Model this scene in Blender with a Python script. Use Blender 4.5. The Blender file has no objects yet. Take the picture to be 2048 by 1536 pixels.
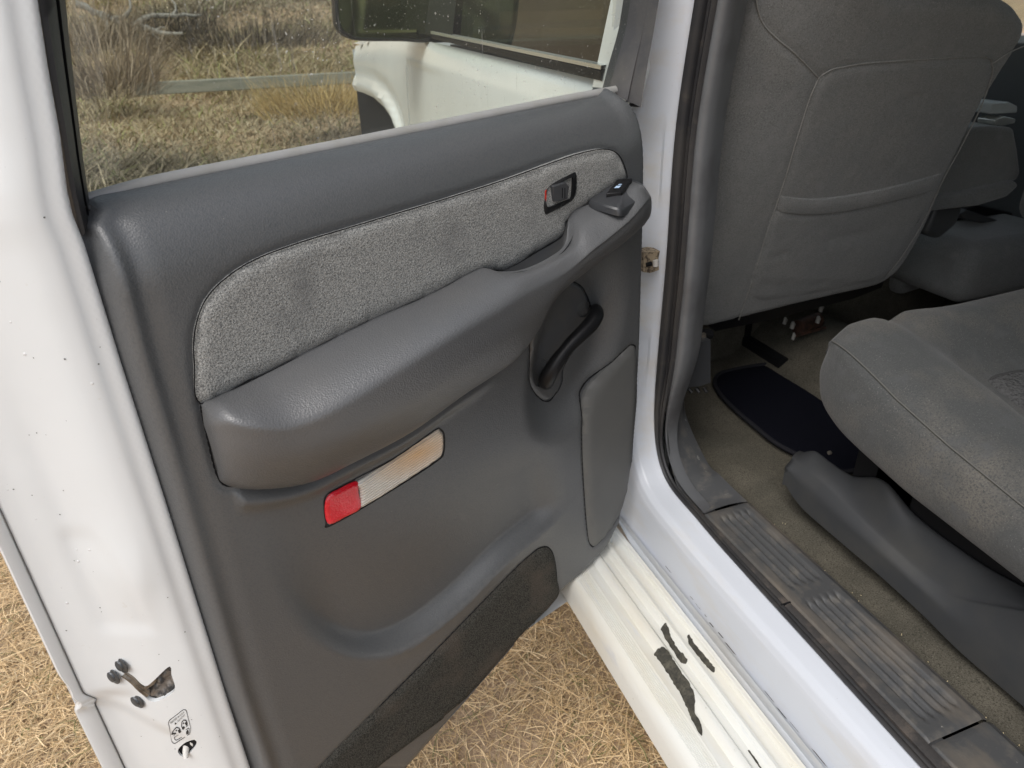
import bpy, bmesh, math, random
import numpy as np
from mathutils import Vector, Matrix
from mathutils.geometry import delaunay_2d_cdt
random.seed(7); rng = np.random.default_rng(11)
SC = bpy.context.scene; COL = SC.collection

# ------------------------------------------------------------------ camera
FPX, CX, CY = 1420., 1024., 768.
yaw, pitch = math.radians(20), math.radians(-28.2)
CAM = np.array([0, 0, 1.5])
fw = np.array([math.sin(yaw)*math.cos(pitch), math.cos(yaw)*math.cos(pitch), math.sin(pitch)])
rt = np.cross(fw, [0, 0, 1]); rt /= np.linalg.norm(rt); up = np.cross(rt, fw)
dd = np.array([63, 2645.]); dd /= np.linalg.norm(dd)
RC = rt*dd[1]-up*dd[0]; UC = rt*dd[0]+up*dd[1]
cd = bpy.data.cameras.new('camera'); cam = bpy.data.objects.new('camera', cd); COL.objects.link(cam)
cd.sensor_width = 36; cd.lens = FPX/2048*36; cd.clip_start = .02; cd.clip_end = 500
M = Matrix.Identity(4)
for i in range(3):
    M[i][0] = RC[i]; M[i][1] = UC[i]; M[i][2] = -fw[i]; M[i][3] = CAM[i]
cam.matrix_world = M; SC.camera = cam
cd.dof.use_dof = True; cd.dof.focus_distance = .95; cd.dof.aperture_fstop = 9
# ------------------------------------------------------------------ light
SUN_EL, SUN_AZ = math.radians(55), math.radians(232)     # azimuth clockwise from +Y
w = bpy.data.worlds.new('World'); SC.world = w; w.use_nodes = True
nt = w.node_tree; bg = nt.nodes['Background']
sky = nt.nodes.new('ShaderNodeTexSky'); sky.sky_type = 'NISHITA'; sky.sun_disc = False
sky.sun_elevation = SUN_EL; sky.sun_rotation = SUN_AZ; sky.air_density = 1.0; sky.dust_density = 3.0; sky.ozone_density = .6
hs = nt.nodes.new('ShaderNodeHueSaturation'); hs.inputs['Saturation'].default_value = .52
nt.links.new(sky.outputs[0], hs.inputs['Color']); nt.links.new(hs.outputs[0], bg.inputs[0]); bg.inputs[1].default_value = .15
sl = bpy.data.lights.new('sun', 'SUN'); sl.energy = 1.5; sl.angle = math.radians(40); sl.color = (1, .985, .965)
so = bpy.data.objects.new('sun', sl); COL.objects.link(so)
sd = Vector((math.sin(SUN_AZ)*math.cos(SUN_EL), math.cos(SUN_AZ)*math.cos(SUN_EL), math.sin(SUN_EL)))
so.rotation_euler = sd.to_track_quat('Z', 'Y').to_euler(); so.location = (0, 0, 8)
SC.view_settings.view_transform = 'Standard'; SC.view_settings.look = 'None'
SC.view_settings.exposure = .22; SC.view_settings.gamma = 1

# ------------------------------------------------------------------ measuring helpers (photo measurements laid onto real planes)
def ray(x, y): return (fw*FPX+RC*(x-CX)-UC*(y-CY))/FPX
def proj(P):
    q = np.array(P)-CAM; z = q@fw
    return np.array([CX+FPX*(q@RC)/z, CY-FPX*(q@UC)/z])
def onplane(x, y, p, n):
    r = ray(x, y); n = np.array(n, float); return CAM+r*(((np.array(p)-CAM)@n)/(r@n))
def atx(x, y, X): return onplane(x, y, (X, 0, 0), (1, 0, 0))
def aty(x, y, Y): return onplane(x, y, (0, Y, 0), (0, 1, 0))
def atz(x, y, Z): return onplane(x, y, (0, 0, Z), (0, 0, 1))
A = math.radians(70)
U = np.array([math.sin(A), math.cos(A), 0]); N = np.array([math.cos(A), -math.sin(A), 0])
P0 = CAM-N*.75; P0[2] = 0
ZV = np.array([0, 0, 1.])
def Wd(s, z, o): return P0+U*s+N*o+ZV*z                # door frame -> world
def D(x, y, o=0.):
    P = onplane(x, y, P0+N*o, N); return (float((P-P0)@U), float(P[2]))
def DL(pts, o=0.): return [D(x, y, o) for x, y in pts]

def S(x):
    x = np.clip(x, 0, 1); return x*x*(3-2*x)
def catmull(pts, n=6, closed=True):
    P = np.array(pts, float); m = len(P); out = []
    rngi = range(m) if closed else range(m-1)
    for i in rngi:
        if closed: a, b, c, d = P[i-1], P[i], P[(i+1) % m], P[(i+2) % m]
        else: a, b, c, d = P[max(i-1, 0)], P[i], P[i+1], P[min(i+2, m-1)]
        for k in range(n):
            t = k/n
            out.append(.5*((2*b)+(c-a)*t+(2*a-5*b+4*c-d)*t*t+(3*b-a-3*c+d)*t**3))
    if not closed: out.append(P[-1])
    return np.array(out)
def resample(P, step, closed=True):
    P = np.array(P, float)
    if closed: P = np.vstack([P, P[:1]])
    L = np.r_[0, np.cumsum(np.linalg.norm(np.diff(P, axis=0), axis=1))]
    n = max(3, int(round(L[-1]/step))); t = np.linspace(0, L[-1], n+1)
    Q = np.stack([np.interp(t, L, P[:, k]) for k in range(P.shape[1])], 1)
    return Q[:-1] if closed else Q
def pdist(q, P, closed=True):
    q = np.asarray(q, float); P = np.asarray(P, float)
    A_ = P; B_ = np.roll(P, -1, 0) if closed else P[1:]
    if not closed: A_ = P[:-1]
    best = np.full(len(q), 1e9)
    for a, b in zip(A_, B_):
        ab = b-a; t = np.clip(((q-a)@ab)/max(ab@ab, 1e-12), 0, 1)
        d = np.linalg.norm(q-(a+t[:, None]*ab), axis=1); best = np.minimum(best, d)
    return best
def inside(q, P):
    q = np.asarray(q, float); P = np.asarray(P, float); r = np.zeros(len(q), bool)
    x, y = q[:, 0], q[:, 1]
    for (x1, y1), (x2, y2) in zip(P, np.roll(P, -1, 0)):
        if y1 == y2: continue
        c = ((y1 > y) != (y2 > y)) & (x < (x2-x1)*(y-y1)/(y2-y1)+x1); r ^= c
    return r

# ------------------------------------------------------------------ objects
def link(o, parent=None):
    COL.objects.link(o)
    if parent is not None:
        o.parent = parent; o.matrix_parent_inverse = parent_inv(parent)
    return o
def parent_inv(p):
    m = Matrix.Translation(p.location) if p.type == 'EMPTY' else Matrix.Identity(4)
    q = p.parent
    if p.type == 'EMPTY' and q is not None: m = Matrix.Translation(p.location)
    return m.inverted()
def tag(o, label=None, cat=None, group=None, kind=None):
    for k, v in (('label', label), ('category', cat), ('group', group), ('kind', kind)):
        if v: o[k] = v
    return o
def empty(name, loc=(0, 0, 0), parent=None):
    o = bpy.data.objects.new(name, None); o.empty_display_size = .05; o.location = loc
    COL.objects.link(o)
    if parent is not None:
        o.parent = parent; o.matrix_parent_inverse = parent_inv(parent)
    return o
def mesh(name, V, F, mat, parent=None, smooth=True, sharp=38):
    me = bpy.data.meshes.new(name)
    me.from_pydata([tuple(map(float, v)) for v in V], [], [tuple(map(int, f)) for f in F]); me.update()
    if mat: me.materials.append(mat)
    if smooth:
        me.shade_smooth()
        me.set_sharp_from_angle(angle=math.radians(sharp))
    o = bpy.data.objects.new(name, me); return link(o, parent)
def join(parts):
    V = []; F = []
    for v, f in parts:
        b = len(V); V += list(v); F += [tuple(i+b for i in q) for q in f]
    return V, F
def grid(P, cu=False, cv=False):
    P = np.asarray(P, float); a, b = P.shape[:2]; V = P.reshape(-1, 3); F = []
    for i in range(a if cu else a-1):
        for j in range(b if cv else b-1):
            i2, j2 = (i+1) % a, (j+1) % b
            F.append((i*b+j, i*b+j2, i2*b+j2, i2*b+j))
    return list(V), F
def tube(P, R, n=12, caps=True):
    P = np.asarray(P, float); R = np.broadcast_to(R, (len(P),)); rings = []
    T = np.gradient(P, axis=0); ref = np.array([.13, .2, .97])
    for p, t, r in zip(P, T, R):
        t = t/np.linalg.norm(t); a = np.cross(t, ref); a /= np.linalg.norm(a); b = np.cross(t, a)
        rings.append([p+r*(math.cos(k)*a+math.sin(k)*b) for k in np.linspace(0, 2*math.pi, n, endpoint=False)])
    V, F = grid(rings, cv=True)
    if caps: F.append(tuple(range(n))); F.append(tuple((len(P)-1)*n+k for k in range(n))[::-1])
    return V, F
def box(lo, hi):
    x0, y0, z0 = lo; x1, y1, z1 = hi
    V = [(x0, y0, z0), (x1, y0, z0), (x1, y1, z0), (x0, y1, z0), (x0, y0, z1), (x1, y0, z1), (x1, y1, z1), (x0, y1, z1)]
    return V, [(0, 3, 2, 1), (4, 5, 6, 7), (0, 1, 5, 4), (1, 2, 6, 5), (2, 3, 7, 6), (3, 0, 4, 7)]
def bevel(o, wd, seg=3):
    m = o.modifiers.new('bevel', 'BEVEL'); m.width = wd; m.segments = seg; m.limit_method = 'ANGLE'; return o
def roundbox(name, lo, hi, mat, parent, r=.03, seg=5, xf=None):
    V, F = box(lo, hi)
    if xf: V = [xf(v) for v in V]
    o = mesh(name, V, F, mat, parent, smooth=True, sharp=60); bevel(o, r, seg); return o
def sheet(name, outline, surf, mat, parent, step=.006, holes=(), rim=.006, rimdir=None, smoothn=5, hrim=None, sharp=50, bstep=None):
    """a sculpted panel: closed 2-D outline filled with fine triangles; surf(q, d) -> world points"""
    ol = resample(catmull(outline, smoothn) if smoothn else outline, bstep or step)
    hs = [resample(catmull(h, 5), (bstep or step)*.7) for h in holes]
    lo, hi = ol.min(0), ol.max(0)
    gx = np.arange(lo[0]+step*.5, hi[0], step); gy = np.arange(lo[1]+step*.5, hi[1], step*.87)
    G = np.array([(x+(step/2 if j % 2 else 0), y) for j, y in enumerate(gy) for x in gx])
    d = pdist(G, ol); k = inside(G, ol) & (d > step*.45)
    for h in hs: k &= ~inside(G, h) & (pdist(G, h) > step*.4)
    G = G[k]
    vs = [Vector(p) for p in ol]; ed = [(i, (i+1) % len(ol)) for i in range(len(ol))]
    loops = [list(range(len(ol)))]
    for h in hs:
        b = len(vs); vs += [Vector(p) for p in h]; ed += [(b+i, b+(i+1) % len(h)) for i in range(len(h))]; loops.append(list(range(b, b+len(h))))
    nb = len(vs)
    vs += [Vector(p) for p in G]
    r = delaunay_2d_cdt(vs, ed, [], 0, 1e-7)
    Q = np.array([(v.x, v.y) for v in r[0]]); T = np.array([f for f in r[2] if len(f) == 3])
    c = Q[T].mean(1); k = inside(c, ol)
    for h in hs: k &= ~inside(c, h)
    T = T[k]
    dist = pdist(Q, ol)
    W = np.array(surf(Q, dist))
    F = [tuple(t) for t in T]
    V = list(W)
    om = {}
    for new, origs in enumerate(r[3]):
        for o_ in origs: om[o_] = new
    for li, lp in enumerate(loops):
        dep = rim if li == 0 else (hrim if hrim is not None else rim)
        if not dep: continue
        dirn = -N if rimdir is None else np.asarray(rimdir, float)
        ids = [om.get(i, i) for i in lp]; b = len(V)
        for i in ids: V.append(W[i]+dirn*dep)
        m = len(ids)
        for i in range(m):
            j = (i+1) % m; F.append((ids[i], b+i, b+j, ids[j]) if li else (ids[j], b+j, b+i, ids[i]))
    return mesh(name, V, F, mat, parent, sharp=sharp)
def door_surf(hf):
    def f(q, d):
        h = hf(q[:, 0], q[:, 1], d); return P0+q[:, :1]*U+np.asarray(h)[:, None]*N+q[:, 1:2]*ZV
    return f

# ------------------------------------------------------------------ materials
def mat(name, col, rough=.5, spec=.5, metal=0, coat=0, noise=None, bump=None, mix=None, sheen=0):
    """noise: list of (scale, detail, other colour, lo, hi, stretch); bump: list of (kind, scale, strength, distance)"""
    m = bpy.data.materials.new(name); m.use_nodes = True; t = m.node_tree; b = t.nodes['Principled BSDF']
    b.inputs['Base Color'].default_value = (*col, 1); b.inputs['Roughness'].default_value = rough
    b.inputs['Specular IOR Level'].default_value = spec; b.inputs['Metallic'].default_value = metal
    b.inputs['Coat Weight'].default_value = coat; b.inputs['Coat Roughness'].default_value = .16
    b.inputs['Sheen Weight'].default_value = sheen; b.inputs['Sheen Roughness'].default_value = .5
    tc = t.nodes.new('ShaderNodeTexCoord'); src = None
    for (sc, det, c2, lo, hi, *st) in (noise or []):
        mp = t.nodes.new('ShaderNodeMapping'); t.links.new(tc.outputs['Object'], mp.inputs[0])
        if st: mp.inputs['Scale'].default_value = st[0]
        nz = t.nodes.new('ShaderNodeTexNoise'); nz.inputs['Scale'].default_value = sc; nz.inputs['Detail'].default_value = det
        nz.inputs['Roughness'].default_value = .6
        t.links.new(mp.outputs[0], nz.inputs[0])
        mr = t.nodes.new('ShaderNodeMapRange'); mr.inputs[1].default_value = lo; mr.inputs[2].default_value = hi
        t.links.new(nz.outputs[0], mr.inputs[0])
        mx = t.nodes.new('ShaderNodeMix'); mx.data_type = 'RGBA'; mx.clamp_factor = True
        t.links.new(mr.outputs[0], mx.inputs[0])
        if src: t.links.new(src, mx.inputs[6])
        else: mx.inputs[6].default_value = (*col, 1)
        mx.inputs[7].default_value = (*c2, 1); src = mx.outputs[2]
    if src: t.links.new(src, b.inputs['Base Color'])
    last = None
    for (kind, sc, stg, dist, *st) in (bump or []):
        mp = t.nodes.new('ShaderNodeMapping'); t.links.new(tc.outputs['Object'], mp.inputs[0])
        if st: mp.inputs['Scale'].default_value = st[0]
        if kind == 'v':
            nz = t.nodes.new('ShaderNodeTexVoronoi'); nz.inputs['Scale'].default_value = sc; o = nz.outputs['Distance']
        else:
            nz = t.nodes.new('ShaderNodeTexNoise'); nz.inputs['Scale'].default_value = sc; nz.inputs['Detail'].default_value = 4; o = nz.outputs[0]
        t.links.new(mp.outputs[0], nz.inputs[0])
        bp = t.nodes.new('ShaderNodeBump'); bp.inputs['Strength'].default_value = stg; bp.inputs['Distance'].default_value = dist
        t.links.new(o, bp.inputs['Height'])
        if last: t.links.new(last, bp.inputs['Normal'])
        last = bp.outputs[0]
    if last: t.links.new(last, b.inputs['Normal'])
    return m
PL = mat('grained_plastic', (.098, .102, .105), .38, .65, noise=[(6, 3, (.104, .106, .107), .35, .7), (300, 2, (.085, .09, .094), .45, .7), (260, 2, (.24, .235, .22), .755, .80)],
         bump=[('v', 520, .35, .0007), ('n', 260, .25, .0006), ('n', 9, .15, .004)])
PLARM = mat('armrest_plastic', (.10, .103, .107), .37, .7, noise=[(5, 4, (.116, .115, .114), .4, .75), (1200, 1, (.2, .2, .2), .75, .82)],
            bump=[('v', 480, .42, .0008), ('n', 240, .3, .0007), ('n', 22, .12, .002)])
PLS = mat('smooth_plastic', (.085, .088, .092), .38, .5, bump=[('n', 700, .1, .0004)], noise=[(30, 4, (.1, .099, .096), .4, .7)])
PLP = mat('speaker_panel_plastic', (.118, .12, .117), .55, .4, bump=[('n', 900, .2, .0004)], noise=[(8, 3, (.13, .13, .125), .4, .7)])
PODM = mat('dark_pod_plastic', (.045, .047, .051), .34, .5, bump=[('n', 700, .1, .0004)])
BLK = mat('black_plastic', (.010, .010, .011), .42, .28, bump=[('n', 300, .08, .0005)])
HOLE = mat('dark_cavity', (.008, .008, .009), .8, .2)
RUB = mat('black_rubber', (.022, .022, .024), .5, .45, noise=[(40, 5, (.07, .06, .05), .58, .8), (9, 3, (.04, .037, .035), .4, .7)], bump=[('n', 200, .2, .001)])
RUBD = mat('dusty_rubber', (.05, .046, .044), .6, .4, noise=[(25, 5, (.16, .13, .105), .5, .8), (300, 2, (.03, .03, .03), .5, .8)], bump=[('n', 150, .25, .001)])
FRM = mat('window_channel_rubber', (.052, .05, .053), .48, .45, noise=[(12, 5, (.095, .088, .08), .45, .75), (400, 2, (.15, .14, .13), .66, .8)], bump=[('n', 300, .15, .0008)])
SWP = mat('window_sweep_rubber', (.40, .395, .385), .4, .4, noise=[(30, 4, (.34, .33, .30), .4, .8)], bump=[('n', 400, .15, .0005)])
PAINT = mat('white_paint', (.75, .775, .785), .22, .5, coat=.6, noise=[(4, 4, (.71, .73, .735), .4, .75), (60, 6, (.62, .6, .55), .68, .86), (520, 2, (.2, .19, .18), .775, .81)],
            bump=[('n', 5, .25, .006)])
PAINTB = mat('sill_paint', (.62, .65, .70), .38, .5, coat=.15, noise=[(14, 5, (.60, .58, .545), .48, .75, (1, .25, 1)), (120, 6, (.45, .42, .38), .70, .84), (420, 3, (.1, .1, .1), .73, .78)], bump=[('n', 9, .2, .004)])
IVORY = mat('running_board_paint', (.76, .765, .72), .35, .5, coat=.2, noise=[(7, 5, (.70, .66, .55), .45, .75, (2.5, .4, 1)), (90, 6, (.45, .42, .34), .66, .85), (26, 4, (.62, .64, .66), .6, .8, (3, .3, 1))], bump=[('n', 60, .1, .001)])
TAPE = mat('worn_grip_tape', (.055, .052, .042), .8, .3, noise=[(60, 5, (.13, .12, .09), .45, .75), (250, 3, (.02, .02, .02), .5, .8)], bump=[('n', 500, .5, .001)])
CLOTH = mat('grey_tweed_cloth', (.33, .33, .315), .9, .2, sheen=.2, noise=[(620, 3, (.13, .134, .132), .46, .60), (900, 2, (.58, .58, .55), .58, .70), (14, 3, (.16, .162, .16), .55, .85)],
            bump=[('n', 420, .8, .002), ('n', 30, .25, .003)])
CARP = mat('dark_door_carpet', (.075, .073, .064), .95, .15, noise=[(420, 3, (.025, .025, .022), .45, .6), (650, 2, (.2, .195, .17), .62, .74), (12, 3, (.1, .085, .07), .5, .8)], bump=[('n', 480, 1, .003)])
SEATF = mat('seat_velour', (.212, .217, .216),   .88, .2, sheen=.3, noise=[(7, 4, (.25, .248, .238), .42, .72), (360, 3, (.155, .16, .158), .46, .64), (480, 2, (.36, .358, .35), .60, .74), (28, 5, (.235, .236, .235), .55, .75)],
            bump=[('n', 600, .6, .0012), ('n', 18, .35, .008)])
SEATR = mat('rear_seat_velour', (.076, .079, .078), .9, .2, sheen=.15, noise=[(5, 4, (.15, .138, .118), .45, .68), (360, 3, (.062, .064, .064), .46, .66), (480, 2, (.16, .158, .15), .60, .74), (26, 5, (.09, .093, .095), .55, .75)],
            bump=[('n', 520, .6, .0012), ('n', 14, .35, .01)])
SEATI = mat('perforated_seat_insert', (.10, .10, .10), .85, .2, bump=[('v', 150, 1, .003)], noise=[(300, 2, (.05, .05, .05), .5, .7)])
FLOORC = mat('cabin_carpet', (.105, .097, .077), .95, .15, noise=[(11, 5, (.155, .14, .11), .42, .7), (5, 3, (.085, .08, .064), .5, .75), (380, 3, (.05, .046, .037), .48, .66), (460, 2, (.2, .185, .15), .6, .72)], bump=[('n', 520, .5, .0015), ('n', 9, .4, .012)])
SILLP = mat('scuff_plate_plastic', (.07, .071, .072), .5, .45, noise=[(7, 5, (.17, .145, .115), .46, .64, (1.2, .5, 1)), (40, 6, (.13, .12, .105), .52, .76), (160, 4, (.3, .29, .27), .70, .80)], bump=[('n', 260, .3, .001)])
PILL = mat('pillar_trim_plastic', (.13, .134, .14), .42, .5, bump=[('n', 600, .15, .0005)], noise=[(9, 4, (.08, .08, .083), .45, .7)])
MATF = mat('navy_floor_mat', (.0055, .006, .011), .95, .1, bump=[('n', 500, .8, .002)])
MATE = mat('mat_binding', (.018, .018, .022), .8, .2)
REDL = mat('red_lens', (.72, .006, .02), .12, .5, coat=.6, bump=[('v', 420, .35, .001)], noise=[(30, 2, (.9, .03, .06), .4, .75)])
CHRM = mat('bright_trim', (.86, .85, .80), .3, metal=.8)
STEEL = mat('dirty_steel', (.30, .27, .23), .45, metal=.75, noise=[(60, 6, (.10, .085, .07), .42, .7)], bump=[('n', 160, .4, .002)])
DSTEEL = mat('grimy_latch_metal', (.24, .22, .20), .5, metal=.5, noise=[(90, 6, (.05, .05, .052), .42, .62), (40, 5, (.26, .21, .16), .55, .8)], bump=[('n', 200, .5, .002)])
BOLT = mat('dark_bolt', (.09, .095, .1), .38, metal=.6, noise=[(250, 4, (.2, .2, .2), .55, .8)], bump=[('n', 400, .4, .001)])
INK = mat('sticker_ink', (.02, .02, .022), .6)
ICON = mat('icon_print', (.45, .6, .8), .5)
RED = mat('lock_indicator_red', (.75, .05, .03), .4)
TYRE = mat('tyre_rubber', (.02, .02, .02), .8, bump=[('n', 90, .5, .004)])
MUD = mat('dried_mud_on_striker', (.36, .29, .2), .8, .2, noise=[(160, 5, (.08, .06, .045), .45, .62)], bump=[('n', 200, .7, .003)])
CLIPW = mat('white_nylon', (.62, .6, .56), .5)
def clear_lens():
    m = mat('ribbed_lens', (.90, .87, .80), .14, .6, coat=.7, noise=[(40, 3, (.82, .78, .70), .4, .7)])
    t = m.node_tree; b = t.nodes['Principled BSDF']; tc = [n for n in t.nodes if n.type == 'TEX_COORD'][0]
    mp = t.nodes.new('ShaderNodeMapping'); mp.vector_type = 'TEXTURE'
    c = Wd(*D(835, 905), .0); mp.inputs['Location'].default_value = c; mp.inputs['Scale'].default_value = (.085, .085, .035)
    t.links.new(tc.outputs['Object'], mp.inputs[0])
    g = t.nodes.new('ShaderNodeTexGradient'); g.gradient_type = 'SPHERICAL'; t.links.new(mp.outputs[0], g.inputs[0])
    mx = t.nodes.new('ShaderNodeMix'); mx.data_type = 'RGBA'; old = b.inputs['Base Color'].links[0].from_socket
    t.links.new(g.outputs[0], mx.inputs[0]); t.links.new(old, mx.inputs[6]); mx.inputs[7].default_value = (1.0, .62, .30, 1)  # amber end: filament stain plus warm bulb reflection, both put into the colour
    a_, b_ = np.array(D(716, 962)), np.array(D(868, 863)); dn = (b_-a_)/np.linalg.norm(b_-a_); vv = -dn[1]*U+dn[0]*ZV
    dt = t.nodes.new('ShaderNodeVectorMath'); dt.operation = 'DOT_PRODUCT'; dt.inputs[1].default_value = tuple(vv); t.links.new(tc.outputs['Object'], dt.inputs[0])
    ml = t.nodes.new('ShaderNodeMath'); ml.operation = 'MULTIPLY'; ml.inputs[1].default_value = 2*math.pi/.0042; t.links.new(dt.outputs['Value'], ml.inputs[0])
    sn = t.nodes.new('ShaderNodeMath'); sn.operation = 'SINE'; t.links.new(ml.outputs[0], sn.inputs[0])
    mr = t.nodes.new('ShaderNodeMapRange'); mr.inputs[1].default_value = -1; mr.inputs[3].default_value = .72; mr.inputs[4].default_value = 1; t.links.new(sn.outputs[0], mr.inputs[0])
    m2 = t.nodes.new('ShaderNodeVectorMath'); m2.operation = 'SCALE'; t.links.new(mx.outputs[2], m2.inputs[0]); t.links.new(mr.outputs[0], m2.inputs['Scale'])
    bp = t.nodes.new('ShaderNodeBump'); bp.inputs['Distance'].default_value = .0008; bp.inputs['Strength'].default_value = .6; t.links.new(sn.outputs[0], bp.inputs['Height']); t.links.new(bp.outputs[0], b.inputs['Normal'])
    t.links.new(m2.outputs[0], b.inputs['Base Color']); return m
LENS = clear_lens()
def glass(name, tint, dirt=.0, refl=1.):
    m = bpy.data.materials.new(name); m.use_nodes = True; t = m.node_tree; t.nodes.remove(t.nodes['Principled BSDF'])
    out = t.nodes['Material Output']; tr = t.nodes.new('ShaderNodeBsdfTransparent'); tr.inputs[0].default_value = (*tint, 1)
    gl = t.nodes.new('ShaderNodeBsdfGlossy'); gl.inputs['Roughness'].default_value = .02
    fr = t.nodes.new('ShaderNodeFresnel'); fr.inputs[0].default_value = 1.5
    ms = t.nodes.new('ShaderNodeMixShader'); fm = t.nodes.new('ShaderNodeMath'); fm.operation = 'MULTIPLY'; fm.inputs[1].default_value = refl; t.links.new(fr.outputs[0], fm.inputs[0]); t.links.new(fm.outputs[0], ms.inputs[0]); t.links.new(tr.outputs[0], ms.inputs[1]); t.links.new(gl.outputs[0], ms.inputs[2])
    last = ms
    if dirt:
        tc = t.nodes.new('ShaderNodeTexCoord')
        df = t.nodes.new('ShaderNodeBsdfDiffuse'); df.inputs[0].default_value = (.75, .74, .68, 1)
        fac = []
        for sc, lo, hi, stg, st in ((230, .665, .70, .8, (1, 1, 1)), (600, .66, .72, .5, (1, 1, 1)), (60, .64, .76, .32, (4, 4, .2)), (3, .3, .9, .17, (1, 1, 1))):
            mp = t.nodes.new('ShaderNodeMapping'); mp.inputs['Scale'].default_value = st; t.links.new(tc.outputs['Object'], mp.inputs[0])
            nz = t.nodes.new('ShaderNodeTexNoise'); nz.inputs['Scale'].default_value = sc; nz.inputs['Detail'].default_value = 3; t.links.new(mp.outputs[0], nz.inputs[0])
            mr = t.nodes.new('ShaderNodeMapRange'); mr.inputs[1].default_value = lo; mr.inputs[2].default_value = hi; mr.inputs[4].default_value = stg; t.links.new(nz.outputs[0], mr.inputs[0]); fac.append(mr.outputs[0])
        nz = t.nodes.new('ShaderNodeTexNoise'); nz.inputs['Scale'].default_value = 7; t.links.new(tc.outputs['Object'], nz.inputs[0])
        mk = t.nodes.new('ShaderNodeMapRange'); mk.inputs[1].default_value = .45; mk.inputs[2].default_value = .6; t.links.new(nz.outputs[0], mk.inputs[0])
        for q_ in (0, 1):
            mu = t.nodes.new('ShaderNodeMath'); mu.operation = 'MULTIPLY'; t.links.new(fac[q_], mu.inputs[0]); t.links.new(mk.outputs[0], mu.inputs[1]); fac[q_] = mu.outputs[0]
        s = fac[0]
        for f2 in fac[1:]:
            mm = t.nodes.new('ShaderNodeMath'); mm.operation = 'MAXIMUM'; t.links.new(s, mm.inputs[0]); t.links.new(f2, mm.inputs[1]); s = mm.outputs[0]
        m2 = t.nodes.new('ShaderNodeMixShader'); t.links.new(s, m2.inputs[0]); t.links.new(last.outputs[0], m2.inputs[1]); t.links.new(df.outputs[0], m2.inputs[2]); last = m2
    t.links.new(last.outputs[0], out.inputs[0]); return m
GLASS = glass('tinted_window_glass', (.85, .91, .82), .3)
GLASSD = glass('dark_window_glass', (.05, .065, .05), 0, .14)
MIRR = mat('mirror_glass', (.20, .22, .11), .06, metal=1)

# ================================================================== GROUND AND FIELD
def hnoise(x, y):
    return (np.sin(x*1.3+.7*y)*.5+np.sin(.61*x-1.1*y+2)*.6+np.sin(2.9*x+1.7*y+1)*.22+np.sin(.9*y+3.1*x+4)*.2+np.sin(5.1*x-4.2*y)*.08)
def terrain(x, y):
    r = np.hypot(x, y)
    z = .085*np.clip(y-6, 0, 60)+.003*np.clip(y-20, 0, 80)**2
    return z+hnoise(x*.55, y*.8)*.16*S((r-5)/8)+hnoise(x*3, y*3)*.006
def build_ground():
    rr = np.r_[np.linspace(0, 12, 90), np.linspace(12.5, 45, 70), np.linspace(47, 160, 30)]
    aa = np.linspace(0, 2*np.pi, 160, endpoint=False)
    P = [[(r*math.sin(a), r*math.cos(a), float(terrain(r*math.sin(a), r*math.cos(a)))) for a in aa] for r in rr]
    m = mat('dry_soil_ground', (.46, .335, .22), .95, .15, noise=[(2.2, 6, (.33, .235, .14), .42, .62), (16, 6, (.47, .35, .235), .45, .7), (90, 5, (.2, .145, .095), .52, .75)], bump=[('n', 40, .6, .02), ('n', 220, .5, .006)])
    tag(mesh('ground', *grid(P, cv=True), m), kind='structure')
build_ground()
def ribbons(name, base, dirs, bend, length, width, cols, seg=4, flat=True):
    """n curved blades in one mesh, per-blade colour attribute"""
    n = len(base); V = np.zeros((n, seg+1, 2, 3)); t = np.linspace(0, 1, seg+1)
    L = length[:, None, None]
    ctr = base[:, None, :]+dirs[:, None, :]*L*t[None, :, None]+bend[:, None, :]*L*(t**2)[None, :, None]
    tang = dirs[:, None, :]+2*bend[:, None, :]*t[None, :, None]
    upv = np.array([0, 0, 1.]) if flat else None
    if flat: side = np.cross(tang, upv)
    else:
        ref = rng.normal(size=(n, 1, 3)); ref[..., 2] = 0; side = ref+0*tang
    side /= np.linalg.norm(side, axis=2, keepdims=True)+1e-9
    wd = (width[:, None, None]*(1-.75*t[None, :, None]**1.5))*.5
    V[:, :, 0] = ctr-side*wd; V[:, :, 1] = ctr+side*wd
    if flat: V[:, :, 0, 2] -= wd[:, :, 0]*.6
    co = V.reshape(-1, 3)
    i0 = np.arange(n)[:, None]*(seg+1)*2+np.arange(seg)[None]*2
    F = np.stack([i0, i0+1, i0+3, i0+2], 2).reshape(-1, 4)
    me = bpy.data.meshes.new(name); me.vertices.add(len(co)); me.vertices.foreach_set('co', co.ravel())
    me.loops.add(F.size); me.loops.foreach_set('vertex_index', F.ravel()); me.polygons.add(len(F))
    me.polygons.foreach_set('loop_start', np.arange(0, F.size, 4)); me.polygons.foreach_set('loop_total', np.full(len(F), 4)); me.update()
    ca = me.color_attributes.new('blade', 'FLOAT_COLOR', 'POINT')
    c4 = np.ones((n, (seg+1)*2, 4)); c4[:, :, :3] = cols[:, None, :]; ca.data.foreach_set('color', c4.ravel())
    me.shade_smooth()
    m = bpy.data.materials.new(name+'_blades'); m.use_nodes = True; b = m.node_tree.nodes['Principled BSDF']
    a = m.node_tree.nodes.new('ShaderNodeAttribute'); a.attribute_name = 'blade'; m.node_tree.links.new(a.outputs[0], b.inputs['Base Color'])
    b.inputs['Roughness'].default_value = .6; b.inputs['Specular IOR Level'].default_value = .3
    me.materials.append(m); o = bpy.data.objects.new(name, me); COL.objects.link(o); return o
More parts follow.
